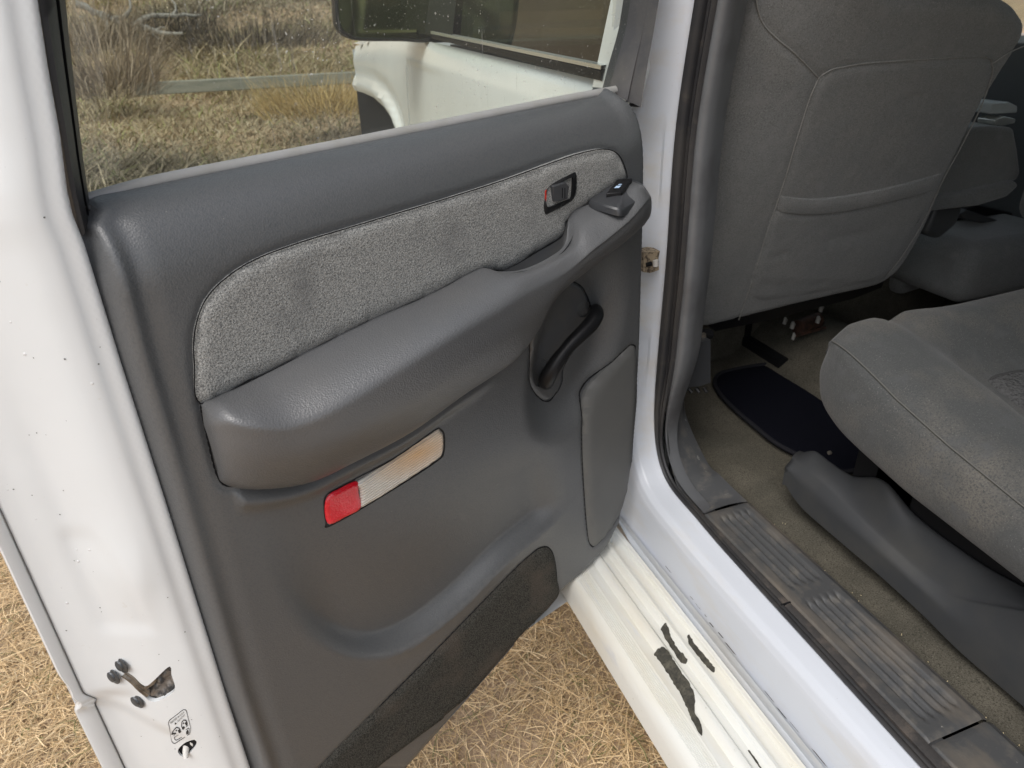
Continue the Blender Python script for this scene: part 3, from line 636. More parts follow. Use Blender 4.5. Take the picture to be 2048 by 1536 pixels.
# black seam sealer line between face and hem
rows = []
for z in np.linspace(lo_, 1.2, 200):
    fp = shell_pt(np.array([[.2095, z]]))[0]; k = .0001+.0003*math.sin(z*90)+.0003*math.sin(z*233)
    rows.append([fp+N*.0008+U*.0002, fp+N*.0018-U*.0004, fp+N*.0008-U*(.0007+k)])
mesh('seam_line', *grid(rows), mat('grey_sealer', (.16, .15, .14), .7), SH)
# outer skin, hinge side return and lower edge
def skin():
    parts = []; zz = np.linspace(0, 1, 30); kA = D(175, 400, -.15); kB = D(1240, 186, -.15); ztp = lambda s_: .38+(kA[1]+(kB[1]-kA[1])*(s_-kA[0])/(kB[0]-kA[0])-.395); ss = np.linspace(-.045, .86, 30)
    parts.append(grid([[Wd(s_, .38+(ztp(s_)-.38)*z_, -.14-.02*math.sin(z_*math.pi)) for s_ in ss] for z_ in zz]))
    parts.append(grid([[Wd(.86+.068*(o_+.14)/.11, .38+.93*z_, o_) for o_ in np.linspace(-.14, -.03, 5)] for z_ in zz]))
    parts.append(grid([[Wd(s_, .38, o_) for o_ in np.linspace(-.14, -.03, 5)] for s_ in ss]))
    return join(parts)
mesh('outer_skin', *skin(), PAINT, DOOR)
rows = []
for z in np.linspace(1.348, 1.78, 24):
    b = np.array(D(*(np.array([1312, 0])+(np.array([1280, 195])-np.array([1312, 0]))*0), -.03)); 
    x0, y0 = 1312-32*min(1, max(0, (1.51-z)/.14)), 195*min(1, max(0, (1.51-z)/.14)); s_ = D(x0, y0, -.04)[0]
    rows.append([Wd(s_-.001, z, -.06), Wd(s_+.002, z, -.044), Wd(s_+.012, z, -.045), Wd(s_+.02, z, -.055), Wd(s_+.018, z, -.10)])
mesh('frame_edge', *grid(rows), PAINT, DOOR)

# latch in its cutout
def shN(t, z):
    a, b, c = shell_pt(np.array([[t, z], [t+.002, z], [t, z+.002]])); n_ = np.cross(b-a, c-a); n_ /= np.linalg.norm(n_); return n_ if n_@(CAM-a) > 0 else -n_
LATCH = empty('latch', tuple(shell_pt(np.array([LH[6]]))[0]), DOOR)
cN = shN(*np.mean(LH, 0))
bp = [(p-np.mean(LH, 0))*1.25+np.mean(LH, 0) for p in np.array(LH)]
sheet('latch_plate', [tuple(p) for p in bp], lambda q, d: shell_pt(q)-cN*.0075+cN[None]*(.004*np.sin(q[:, :1]*300)*np.cos(q[:, 1:]*260)), DSTEEL, LATCH, step=.004, rim=0)
def shp(x, y, o=0.):
    g = invert((x, y)); return shell_pt(np.array([g]))[0]+shN(*g)*o
fk = [shp(x, y, o) for x, y, o in ((246, 1350, -.002), (262, 1360, -.001), (278, 1376, -.001), (292, 1393, -.004))]
mesh('latch_fork', *tube(catmull(fk, 5, False), .0042, 8), STEEL, LATCH)
mesh('latch_fork', *tube(catmull([p+shN(.1, .75)*.001+np.array([.003, 0, .006]) for p in fk], 5, False), .0028, 8), STEEL, LATCH)
mesh('latch_pawl', *tube([shp(288, 1378, -.004), shp(300, 1370, -.005), shp(306, 1366, -.008)], [.004, .005, .003], 8), STEEL, LATCH)
def bolt(x, y):
    n_ = -U*.9+N*.38+ZV*.05; n_ /= np.linalg.norm(n_); c = shp(x, y)-n_*.002; parts = []
    prof = [(.0135, 0), (.0132, .001), (.0115, .0018), (.0085, .0022), (.0078, .0042), (.0045, .005), (.0001, .0048)]
    a = np.cross(n_, ZV); a /= np.linalg.norm(a); b = np.cross(n_, a)
    rings = [[c+n_*h+r*(math.cos(k)*a+math.sin(k)*b) for k in np.linspace(0, 2*math.pi, 20, endpoint=False)] for r, h in prof]
    return grid(rings, cv=True)
for x, y in ((239, 1331), (223, 1353), (271, 1402)): mesh('latch_bolt', *bolt(x, y), BOLT, LATCH)
# child lock slot and lever
CL = empty('child_lock', tuple(shell_pt(np.array([np.mean(OH, 0)]))[0]), DOOR)
on = shN(*np.mean(OH, 0)); bp = [tuple((p-np.mean(OH, 0))*1.3+np.mean(OH, 0)) for p in np.array(OH)]
sheet('slot_cavity', bp, lambda q, d: shell_pt(q)-on*.003, HOLE, CL, step=.005, rim=0)
mesh('lock_lever', *tube([shp(368, 1497, -.008), shp(372, 1503, .001), shp(377, 1508, .007)], [.0052, .0042, .0032], 10), CLIPW, CL)
mesh('lever_guide', *tube([shp(376, 1486, -.006), shp(381, 1492, -.004), shp(384, 1500, -.006)], [.002, .0024, .002], 8), CLIPW, CL)
# child lock sticker (printed marks)
stk = [shp(x, y, .0004) for x, y in ((334, 1441), (370, 1413), (385, 1459), (349, 1491))]
STC = empty('child_lock_sticker', tuple(stk[0]), DOOR)
q0 = np.array([invert(p) for p in ((333, 1443), (372, 1413), (384, 1461), (348, 1492))])
def sq(a, b, o=.0006):
    g = q0[0]*(1-a)*(1-b)+q0[1]*a*(1-b)+q0[2]*a*b+q0[3]*(1-a)*b; return shell_pt(g[None])[0]+on*o
def qline(P, wd=.012, closed=False):
    P = np.array(P, float); P = np.vstack([P, P[:1]]) if closed else P; parts = []
    for a, b in zip(P[:-1], P[1:]):
        t = (b-a)/max(np.linalg.norm(b-a), 1e-6); n_ = np.array([-t[1], t[0]])*wd; parts.append(([sq(*(a-n_)), sq(*(b-n_)), sq(*(b+n_)), sq(*(a+n_))], [(0, 1, 2, 3)]))
    return parts
def rr(x0, y0, x1, y1, r, n=6):
    out = []
    for cx, cy, a0 in ((x1-r, y0+r, -90), (x1-r, y1-r, 0), (x0+r, y1-r, 90), (x0+r, y0+r, 180)):
        for k in range(n+1): a = math.radians(a0+90*k/n); out.append((cx+r*math.cos(a), cy+r*math.sin(a)))
    return out
parts = qline(rr(.02, .02, .98, .98, .16), .011, True)+qline(rr(.2, .74, .88, .93, .09), .012, True)+qline([(.18, .69), (.86, .665)], .014)
parts += [([sq(*p) for p in ((.66, .775), (.8, .775), (.8, .89), (.66, .89))], [(0, 1, 2, 3)])]
for ox, oy in ((.12, .36), (.56, .36)):                       # two little child-and-door pictures
    P = [(ox, oy+.25), (ox, oy+.1), (ox+.08, oy), (ox+.2, oy), (ox+.3, oy+.1), (ox+.3, oy+.25)]
    parts += qline(P, .018)+[([sq(*p) for p in ((ox, oy+.17), (ox+.1, oy+.17), (ox+.13, oy+.26), (ox, oy+.26))], [(0, 1, 2, 3)]), ([sq(*p) for p in ((ox+.19, oy+.12), (ox+.3, oy+.12), (ox+.3, oy+.26), (ox+.22, oy+.26))], [(0, 1, 2, 3)]),
              ([sq(ox+.13+.035*math.cos(k), oy+.085+.03*math.sin(k)) for k in np.linspace(0, 6.28, 9)[:-1]], [tuple(range(8))])]
mesh('sticker_marks', *join(parts), INK, STC, smooth=False)
def text3(body, a0, b0, height, width):
    c = bpy.data.curves.new('t', 'FONT'); c.body = body; c.size = 1; o = bpy.data.objects.new('t', c); COL.objects.link(o)
    dg = bpy.context.evaluated_depsgraph_get(); me = o.evaluated_get(dg).to_mesh()
    V = np.array([v.co[:2] for v in me.vertices]); F = [tuple(p.vertices) for p in me.polygons]; o.evaluated_get(dg).to_mesh_clear()
    bpy.data.objects.remove(o); V = V-V.min(0); V = V/V.max(0)
    return [sq(a0+v[0]*width, b0-v[1]*height, .0007) for v in V], F
mesh('sticker_text', *join([text3('PRINTED IN U.S.A.', .14, .15, .07, .74)]), INK, STC, smooth=False)
mesh('sticker_text', *join([text3('15072797', .45, .26, .06, .42), ([sq(.28, .26), sq(.40, .26), sq(.34, .19)], [(0, 1, 2)])]), INK, STC, smooth=False)
# water drops on the shell
parts = []
for _ in range(12):
    t_, z_ = rng.uniform(.03, .2), rng.uniform(.55, 1.25); c = shell_pt(np.array([[t_, z_]]))[0]; n_ = shN(t_, z_); r = rng.uniform(.0009, .002)
    a = np.cross(n_, ZV); a /= np.linalg.norm(a); b = np.cross(n_, a)
    parts.append(grid([[c+n_*(r*.28*math.cos(p))+r*math.sin(p)*(math.cos(k)*a+math.sin(k)*b) for k in np.linspace(0, 2*math.pi, 10, endpoint=False)] for p in np.linspace(.05, math.pi/2, 4)], cv=True))
specks = []
sa, sb_ = np.array(invert((396, 770), (.03, 1.1))), np.array(invert((528, 1030), (.05, .95)))
for k_ in range(120):
    u_ = rng.random(); g_ = sa+(sb_-sa)*u_+np.array([rng.normal(0, .0035), rng.normal(0, .006)]) if k_ < 85 else np.array([rng.uniform(.02, .2), rng.uniform(.5, 1.35)])
    c = shell_pt(g_[None])[0]; n_ = shN(*g_); a = np.cross(n_, ZV); a /= np.linalg.norm(a); b = np.cross(n_, a); r = rng.uniform(.0003, .0010)
    specks.append(([c+n_*.0004+r*(math.cos(t_)*a*rng.uniform(.6, 1.4)+math.sin(t_)*b) for t_ in np.linspace(0, 2*math.pi, 7)[:-1]], [tuple(range(6))]))
tag(mesh('dirt_specks', *join(specks), mat('speck_dirt', (.10, .10, .09), .8), SH, smooth=False), kind='stuff')
DROP = mat('water_drop', (.72, .73, .74), .04, .8, coat=1)
tag(mesh('water_drops', *join(parts), DROP, SH), kind='stuff')
# ================================================================== BODY AROUND THE REAR DOOR OPENING
BODY = empty('body_shell', (.65, 1.1, .45), TR)
op = [atx(x, y, .715)[1:] for x, y in ((1397, 0), (1380, 100), (1355, 280), (1339, 520), (1322, 700), (1316, 800), (1316, 865), (1323, 920), (1343, 975), (1380, 1024))]
yb, zs = op[-1]
a = op[0]; b = op[1]; k = (1.80-a[1])/(a[1]-b[1]); topc = a+(a-b)*k
opc = [np.array([-.3, 1.86]), np.array([.1, 1.88]), np.array([topc[0]-.12, 1.87]), topc]+list(op)
zsill = .605
opc[-1] = np.array([yb, zsill+.012])
opc += [np.array([yb-.07, zsill]), np.array([.5, zsill]), np.array([.2, zsill]), np.array([-.1, zsill]), np.array([-.3, zsill+.02])]
OC = resample(catmull(opc, 8, False), .012, False)
for _ in range(30): OC[1:-1] = OC[1:-1]*.5+(OC[:-2]+OC[2:])*.25
T = np.gradient(OC, axis=0); T /= np.linalg.norm(T, axis=1)[:, None]
ON = np.stack([-T[:, 1], T[:, 0]], 1)                     # candidate outward normal in (y,z)
c_ = np.array([.4, 1.2]); sgn = np.sign(((OC-c_)*ON).sum(1)); ON *= np.where(np.abs(sgn) > 0, sgn, 1)[:, None]
def sweep(prof, i0=0, i1=None, fn=None):
    rows = []
    for i, (p, n_) in enumerate(list(zip(OC, ON))[i0:i1]):
        pr = fn(p, prof) if fn else prof
        rows.append([(X, p[0]+n_[0]*w_, p[1]+n_[1]*w_) for w_, X in pr])
    return grid(rows)
sillf = lambda p: float(S((.9-p[1])/.25))                 # 0 on the pillar, 1 on the sill
def jamb(p, prof):
    f = sillf(p)
    a = [(-.004, .735), (.0, .716), (.004, .708), (.018, .694), (.04, .672), (.052, .655), (.06, .642), (.075, .635), (.11, .631)]
    dx = -.013*float(np.clip((.9-p[0])/.5, 0, 1.3)); b = [(.03, .735), (.008, .722), (.003, .706+dx), (.007, .692+dx), (.012, .668), (.020, .658), (.034, .6535), (.10, .650), (.16, .641)]
    pr = np.array([(u[0]*(1-f)+v[0]*f, u[1]*(1-f)+v[1]*f) for u, v in zip(a, b)])
    pr = resample(pr, .0035, False) if False else np.vstack([pr[:2], np.stack([np.interp(np.linspace(0, 1, 34), np.linspace(0, 1, len(pr)-2), pr[2:, k]) for k in (0, 1)], 1)])
    w_ = pr[:, 0]; z_ = p[1]; bx = S((w_-.014)/.006)*S((.050-w_)/.006)*(1-f)
    pr[:, 1] += .005*bx*(S((z_-.66)/.03)*S((.93-z_)/.03)+S((z_-1.16)/.03)*S((1.34-z_)/.06))
    return [tuple(v) for v in pr]
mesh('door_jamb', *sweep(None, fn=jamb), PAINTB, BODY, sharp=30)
def wstrip(p, prof):
    f = sillf(p); a = [(.002, .718), (.0, .708), (-.006, .704), (-.014, .707), (-.018, .714), (-.016, .722), (-.02, .724), (-.028, .72), (-.033, .726), (-.032, .74)]
    dx = -.013*float(np.clip((.9-p[0])/.5, 0, 1.3)); c = [(.004, .707+dx), (.0, .704+dx), (-.003, .7035+dx), (-.005, .706+dx), (-.005, .709+dx), (-.002, .711+dx), (-.001, .713+dx), (-.003, .715+dx), (-.003, .718+dx), (.004, .720+dx)]
    return [(u[0]*(1-f)+v[0]*f, u[1]*(1-f)+v[1]*f) for u, v in zip(a, c)]
WS = mesh('weatherstrip', *sweep(None, fn=wstrip), RUB, BODY, sharp=50)
def ptrim(p, prof):
    f = sillf(p)
    a = [(-.026, .735), (-.032, .728), (-.038, .727), (-.044, .732), (-.046, .740), (-.040, .76), (-.01, .80)]
    b = [(.01, .738), (.008, .733), (.008, .734), (.008, .736), (.008, .74), (.008, .75), (.01, .76)]
    return [(u[0]*(1-f)+v[0]*f, u[1]*(1-f)+v[1]*f) for u, v in zip(a, b)]
mesh('pillar_trim', *sweep(None, fn=ptrim), PILL, BODY, sharp=60)
# inner lip of the weatherstrip on the sill and dusty pinch seam
# rocker below the jamb
ys = np.linspace(-.9, 3.0, 90)
rows = [[(.64, y, .50), (.645, y, .47), (.66, y, .44), (.68, y, .40), (.70, y, .36), (.8, y, .32)] for y in ys]
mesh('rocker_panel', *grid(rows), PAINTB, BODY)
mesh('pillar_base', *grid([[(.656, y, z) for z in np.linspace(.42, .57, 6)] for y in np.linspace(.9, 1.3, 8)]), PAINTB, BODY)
parts = []; y = -.4
while y < 1.0:
    L = rng.uniform(.004, .035); z = .497+.003*math.sin(y*9)+rng.normal(0, .0012); hh = rng.uniform(.0003, .0010); x_ = .6395+(.503-z)*0
    zz_ = [z+hh, z-hh]; xx_ = [.6500-(.505-q_-.0)*.0-.0002 if False else float(np.interp(.605-q_, [.10, .16], [.650, .641]))-.0006 for q_ in zz_]
    parts.append(([(xx_[0], y, zz_[0]), (xx_[0], y+L*.8, zz_[0]), (xx_[1], y+L, zz_[1]), (xx_[1], y+L*.2, zz_[1])], [(0, 1, 2, 3)])); y += L+rng.exponential(.02)
tag(mesh('sealer_cracks', *join(parts), RUBD, BODY, smooth=False), kind='stuff')
# ---- scuff plate along the sill
SP = empty('sill_plate', (.79, .6, .61), TR)
def plate(y0, y1, name, groove=True, yg=None):
    xs = np.linspace(.728, .838, 76); ny = max(8, int((y1-y0)/.006)); yy = np.linspace(y0+.0008, y1-.0008, ny); rows = []
    for y in yy:
        r_ = []
        for x in xs:
            z = .603+.004*S((x-.728)/.004)-.006*S((x-.826)/.012)
            if groove:
                for (g0, g1) in yg:
                    m = S((y-g0)/.015)*S((g1-y)/.015)
                    for k in range(5):
                        xc = .7535+k*.0145; z -= .0062*m*math.exp(-((x-xc)/.0033)**2)
            e = min(y-y0, y1-y); z -= .003*(1-S(e/.004)); r_.append((x, y, z))
        rows.append(r_)
    rows = [[(r_[0][0], r_[0][1], .585)]+r_+[(r_[-1][0]+.004, r_[-1][1], .58)] for r_ in rows]
    return mesh(name, *grid(rows), SILLP, SP, sharp=80)
plate(.385, .915, 'tread_plate', True, [(.685, .895), (.41, .655)])
plate(-.25, .383, 'tread_plate', True, [(.0, .17)])
# dirty rubber lip outside the plate with a step and a clip
rows = []
for y in np.linspace(-.25, .95, 160):
    dx = -.010*min(1.3, max(0, (.9-y)/.5)); rows.append([(.712+dx, y, .596), (.7125+dx, y, .6045), (.716+dx, y, .6065), (.719+dx*.8, y, .604), (.723+dx*.5, y, .6062), (.727, y, .6055), (.728, y, .598)])
mesh('sill_lip', *grid(rows), RUBD, SP)
mesh('lip_joint', *box((.708, .66, .6), (.7275, .6625, .6075)), HOLE, SP)
# corner kick piece where sill meets pillar
cor = [atx(x, y, .735)[1:] for x, y in ((1345, 700), (1336, 800), (1335, 870), (1342, 930), (1360, 985), (1390, 1020))]
def kick():
    ou = catmull([(.735, p[0], p[1]) for p in cor]+[(.730, .912, .607)], 6, False)
    inn = [atz(1370, 780, .62), atz(1378, 830, .60), atz(1392, 880, .60), atz(1415, 925, .60), atz(1440, 950, .602), atz(1470, 980, .604), atz(1495, 1003, .604)]
    inn[0] = atx(1358, 700, .78); inn = [inn[0], atx(1366, 780, .80), atx(1375, 840, .83)]+[np.array([p[0], p[1], p[2]]) for p in inn[3:]]
    inn = catmull(inn, 6, False); n = 50; t = np.linspace(0, 1, n)
    ou = np.stack([np.interp(t, np.linspace(0, 1, len(ou)), ou[:, k]) for k in range(3)], 1); inn = np.stack([np.interp(t, np.linspace(0, 1, len(inn)), inn[:, k]) for k in range(3)], 1)
    rows = []
    for a_, b_ in zip(ou, inn):
        d = b_-a_; rows.append([a_+d*u+np.array([-.004*math.sin(math.pi*u), 0, .006*math.sin(math.pi*u)]) for u in np.linspace(0, 1, 8)]+[b_+np.array([.004, -.0, -.03])])
    return grid(rows)
mesh('corner_trim', *kick(), mat('scuffed_corner_plastic', (.085, .087, .09), .45, .5, noise=[(30, 6, (.16, .15, .135), .50, .72), (75, 5, (.42, .41, .38), .66, .76)], bump=[('n', 200, .3, .001)]), SP)
# ---- running board
RB = empty('running_board', (.55, .6, .45), TR)
rbx = [.462, .468, .476]+[.478+.0036*k*.5 for k in range(14)]
prof = [(.470, .40), (.472, .435), (.476, .452), (.481, .461), (.486, .4655)]
x = .487
for k in range(7): prof += [(x, .4665), (x+.0024, .4668), (x+.0028, .4655), (x+.0034, .4655)]; x += .0038
prof += [(.516, .467), (.528, .4655), (.536, .4658), (.541, .4725), (.548, .476), (.555, .475), (.561, .468), (.563, .464), (.576, .464), (.580, .468), (.584, .474), (.590, .4755), (.596, .473), (.600, .465), (.602, .4625), (.620, .4625), (.6225, .465), (.624, .470), (.6275, .4705), (.629, .466), (.632, .463), (.6385, .463), (.6388, .43)]
rows = [[(px, y, pz) for px, pz in prof] for y in np.linspace(-.7, 2.7, 60)]
RBM = mesh('step_board', *grid(rows), IVORY, RB, sharp=35)
def patch(px, z, name='grip_strip'):
    P = resample(catmull([tuple(atz(x_, y_, z)[:2]) for x_, y_ in px], 4), .004); P = [tuple(v) for v in P+rng.normal(0, .0007, P.shape)]
    pX = [q_[0] for q_ in prof]; pZ = [q_[1] for q_ in prof]
    return sheet(name, P, lambda q, d: np.stack([q[:, 0], q[:, 1], np.interp(q[:, 0], pX, pZ)+.0012], 1), TAPE, RB, step=.004, rim=.003, rimdir=(0, 0, -1), smoothn=2, bstep=.003)
patch([(1322, 1258), (1330, 1253), (1340, 1272), (1355, 1298), (1372, 1318), (1371, 1326), (1360, 1322), (1345, 1298), (1330, 1274)], .466)
patch([(1374, 1268), (1380, 1270), (1395, 1292), (1415, 1315), (1430, 1334), (1428, 1343), (1415, 1332), (1395, 1308), (1378, 1284)], .466)
patch([(1309, 1306), (1330, 1303), (1342, 1320), (1358, 1346), (1378, 1376), (1388, 1398), (1390, 1425), (1400, 1440), (1405, 1470), (1397, 1464), (1384, 1440), (1370, 1405), (1348, 1366), (1326, 1332)], .467)
patch([(1496, 1500), (1499, 1500), (1515, 1522), (1530, 1545), (1527, 1545), (1512, 1523)], .4655)

# ---- striker bracket on the pillar, hinge bit
ST_ = empty('hinge_bracket', tuple(aty(1300, 520, 1.135)), BODY)
v = [aty(x, y, 1.09) for x, y in ((1288, 506), (1320, 502), (1317, 516), (1318, 540), (1300, 546), (1286, 544))]
mesh('check_strap', v+[p+np.array([.0, .03, 0]) for p in v], [tuple(range(6))]+[(i, i+6, (i+1) % 6+6, (i+1) % 6) for i in range(6)], MUD, ST_)
mesh('hinge_pin', *tube([aty(1311, 520, 1.088), aty(1311, 532, 1.088)], .0055, 10), CLIPW, ST_)
mesh('hinge_pin', *tube([aty(1293, 530, 1.088), aty(1303, 527, 1.088)], .004, 10), HOLE, ST_)
# ---- B pillar outer column and side, roof and other sides of the cab
mesh('centre_pillar', *join([grid([[(.634, 1.17, z), (.632, 1.20, z), (.66, 1.24, z), (.77, 1.235, z), (.785, 1.16, z), (.765, 1.10, z)] for z in (.5, .8, 1.1, 1.4, 1.8)])]), PAINT, BODY)
rf = [[(.70+.03*0, y, 1.86), (.74, y, 1.905), (.86, y, 1.93), (1.5, y, 1.95), (2.14, y, 1.93), (2.26, y, 1.905), (2.3, y, 1.86)] for y in np.linspace(-.35, 1.95, 14)]
mesh('inner_pillar_trim', *grid([[(.768, 1.085, z), (.793, 1.15, z), (.79, 1.20, z), (.775, 1.25, z)] for z in (.52, .8, 1.1, 1.4, 1.84)]), PILL, BODY)
mesh('roof', *grid(rf), PAINT, BODY)
mesh('headliner', *grid([[(xx, y, 1.84) for xx in (.74, 1.1, 1.5, 1.9, 2.26)] for y in (-.33, .5, 1.2, 1.9)]), PILL, BODY)
mesh('cab_back', *join([box((.66, -.40, .35), (2.34, -.36, 1.35)), box((.68, -.40, 1.35), (.86, -.36, 1.86)), box((2.14, -.40, 1.35), (2.32, -.36, 1.86))]), PAINT, BODY)
mesh('rear_glass', [(.86, -.38, 1.35), (2.14, -.38, 1.35), (2.14, -.38, 1.86), (.86, -.38, 1.86)], [(0, 1, 2, 3)], GLASS, BODY)
mesh('far_side', *join([box((2.32, -.4, .38), (2.46, 2.66, 1.38)), box((2.3, .95, 1.38), (2.38, 1.12, 1.9)), box((2.3, -.4, 1.38), (2.38, -.15, 1.9))]), PAINT, BODY)
mesh('far_glass', [(2.40, -.1, 1.38), (2.40, 2.2, 1.40), (2.31, 1.9, 1.84), (2.31, -.1, 1.84)], [(0, 1, 2, 3)], GLASS, BODY)
mesh('far_door_trim', *join([box((2.28, -.2, .5), (2.318, .95, 1.36)), box((2.28, 1.05, .5), (2.318, 2.1, 1.36))]), PL, BODY)
mesh('underbody', *box((.70, -.9, .36), (2.3, 3.4, .46)), HOLE, BODY)
mesh('rear_quarter', *grid([[(.66, y, .45), (.62, y, .8), (.60, y, 1.1), (.61, y, 1.30), (.64, y, 1.36), (.76, y, 1.37)] for y in np.linspace(-3.0, -.33, 12)]), PAINT, BODY)
mesh('cab_corner', *grid([[(.66, y, .45), (.62, y, .8), (.60, y, 1.1), (.62, y, 1.36), (.70, y, 1.84), (.74, y, 1.88)] for y in (-.40, -.33, -.29)]), PAINT, BODY)
mesh('firewall', *box((.72, 2.62, .4), (2.28, 2.66, 1.36)), HOLE, BODY)
mesh('windshield', [(.74, 2.65, 1.42), (2.28, 2.65, 1.42), (2.15, 1.95, 1.88), (.86, 1.95, 1.88)], [(0, 1, 2, 3)], GLASS, BODY)
mesh('dashboard', *box((.75, 2.25, .95), (2.25, 2.6, 1.38)), PL, BODY)
# ---- front door, fender, wheel, mirror
FD = empty('front_door', (.62, 1.2, .5), TR)
def zbelt(y): return float(np.interp(y, [1.1, 2.65, 3.0, 3.7], [1.372, 1.405, 1.395, 1.345]))
def sideX(z, y=1.5):
    return float(np.interp(z-zbelt(y)+1.405, [.42, .6, .9, 1.15, 1.28, 1.345, 1.352, 1.385, 1.405], [.66, .62, .60, .597, .600, .607, .609, .618, .63]))
def skinrows(ya, yb, n):
    out = []
    for k, y in enumerate([ya-.0]+list(np.linspace(ya, yb, n))+[yb]):
        e = k in (0, n+1); zb_ = zbelt(y)
        out.append([(.635 if e else sideX(z, y)-.006*S((y-2.1)/.3)*S((z-zb_+.09)/.03), y+(.003 if k == 0 else 0)*0, z) for z in np.r_[np.linspace(.42, zb_-.1, 16), np.linspace(zb_-.09, zb_, 12)]])
    return out
mesh('door_skin', *grid(skinrows(1.13, 2.645, 30)), PAINT, FD, sharp=50)
def beltpt(px): return atx(*px, .612)
bA, bB = beltpt((1205, 137)), beltpt((945, 83)); cA, cB = beltpt((1195, 163)), beltpt((905, 93))
rows = []; rowc = []
for t in np.linspace(-.0, 1.55, 8):
    p = bA+(bB-bA)*t; q = cA+(cB-cA)*t; zt = p[2]; zl = min(q[2], zt-.016); y = p[1]
    rows.append([(.622, y, zl), (.612, y, zl+.002), (.609, y, zl+.008), (.609, y, zt-.004), (.614, y, zt-.002), (.64, y, zt-.002)])
    rowc.append([(.614, y, zt-.003), (.6085, y, zt-.0015), (.609, y, zt+.005), (.625, y, zt+.006)])
BM = mesh('belt_molding', *grid(rows), BLK, FD)
mesh('bright_strip', *grid(rowc), CHRM, BM)
gA, gB = bA+(bB-bA)*0, bA+(bB-bA)*1.5
mesh('side_glass', [(.625, gA[1], gA[2]), (.625, gB[1], gB[2]), (.70, 2.2, 1.80), (.73, 1.19, 1.84)], [(0, 1, 2, 3)], GLASSD, FD)
mesh('rear_frame', *grid([[(.66+(z-1.36)*.24, 1.13, z), (.612+(z-1.36)*.22, 1.132, z), (.610+(z-1.36)*.22, 1.14, z), (.610+(z-1.36)*.22, 1.225, z), (.622+(z-1.36)*.22, 1.235, z)] for z in (1.34, 1.5, 1.65, 1.86)]), PAINT, FD)
mesh('front_frame', *tube([(.63, 2.62, 1.42), (.68, 2.25, 1.80), (.74, 1.8, 1.87), (.75, 1.15, 1.88)], .03, 8), PAINT, FD)
MR = empty('side_mirror', (.5, 2.4, 1.45), FD)
mo = [aty(x, y, 2.4) for x, y in ((668, -60), (668, 30), (674, 58), (690, 74), (720, 82), (800, 83), (860, 84), (884, 60), (890, -60), (850, -150), (700, -150))]
Q = catmull(mo, 5); c0 = Q.mean(0); rings = [c0+(Q-c0)*.90, c0+(Q-c0)*.93+[0, -.012, 0], c0+(Q-c0)*.98+[0, -.01, 0], c0+(Q-c0)*1.0+[0, .01, 0], c0+(Q-c0)*.98+[0, .06, 0], c0+(Q-c0)*.7+[0, .12, 0], c0+(Q-c0)*.2+[0, .14, 0]]
HS = mesh('mirror_housing', *grid(rings, cv=True), BLK, MR)
q2 = c0+(Q-c0)*.915; mesh('mirror_glass', [p+np.array([0, .002, 0]) for p in q2], [tuple(range(len(q2)))], MIRR, MR, smooth=False)
mesh('mirror_arm', *tube([aty(850, 66, 2.43), aty(905, 62, 2.45), aty(940, 60, 2.47), (.64, 2.5, 1.44)], [.03, .032, .04, .045], 10), BLK, MR)
mesh('sail_panel', [(.612, 2.1, 1.415), (.612, 2.62, 1.425), (.66, 2.35, 1.62), (.655, 2.12, 1.62)], [(0, 1, 2, 3)], BLK, MR)
FN = empty('front_fender', (.62, 3.1, .5), TR)
arch = [atx(x, y, .6)[1:] for x, y in ((712, 181), (728, 185), (750, 195), (772, 215), (788, 240), (798, 268))]
ye = arch[0][0]+.004
fo = [(2.655, .46), (2.80, .46), (2.78, .8), (2.80, .98)]+[tuple(p) for p in arch[::-1]]+[(ye+.01, 1.28), (ye, 1.335)]+[(y, zbelt(y)) for y in (3.4, 3.2, 3.0, 2.8, 2.655)]
def fsurf(q, d):
    y, z = q[:, 0], q[:, 1]; X = np.array([sideX(v, w_) for v, w_ in zip(z, y)])+.0*y; da = pdist(q, np.array(arch), False); X -= .016*np.exp(-((da-.03)/.022)**2)-.01*np.exp(-((da-.075)/.03)**2)
    return np.stack([X, y, z], 1)
sheet('fender_skin', fo, fsurf, PAINT, FN, step=.025, rim=.025, rimdir=(1, 0, 0), smoothn=0, bstep=.015)
mesh('wheel_liner', *box((.655, 2.78, .45), (1.05, ye*1.085, arch[0][1]-.01)), HOLE, FN)
mesh('front_corner', *grid([[(.606, ye-.002, z), (.66, ye+.10, z), (.80, ye+.3, z), (1.2, ye+.45, z), (2.3, ye+.4, z)] for z in (1.17, 1.25, 1.32)]), PAINT, FN)
mesh('hood', *grid([[(.632, y, zbelt(y)-.002), (.66, y, zbelt(y)+.006), (1.0, y, zbelt(y)+.03), (1.5, y, zbelt(y)+.04), (2.0, y, zbelt(y)+.03), (2.35, y, zbelt(y))] for y in np.linspace(2.655, 3.9, 8)]), PAINT, BODY)
def wheel():
    yc, zc = 3.45, .46; rings = []
    for X, r in ((.92, .30), (.92, .41), (.89, .435), (.68, .435), (.65, .41), (.645, .27), (.66, .25), (.72, .24)):
        rings.append([(X, yc+r*math.cos(a), zc+r*math.sin(a)) for a in np.linspace(0, 2*math.pi, 48, endpoint=False)])
    o = mesh('front_wheel', *grid(rings, cv=True), TYRE, TR)
    rings = [[(X, yc+r*math.cos(a), zc+r*math.sin(a)) for a in np.linspace(0, 2*math.pi, 32, endpoint=False)] for X, r in ((.68, .245), (.67, .22), (.70, .15), (.67, .07), (.65, .05), (.65, .001))]
    mesh('wheel_rim', *grid(rings, cv=True), CHRM, o)
wheel()

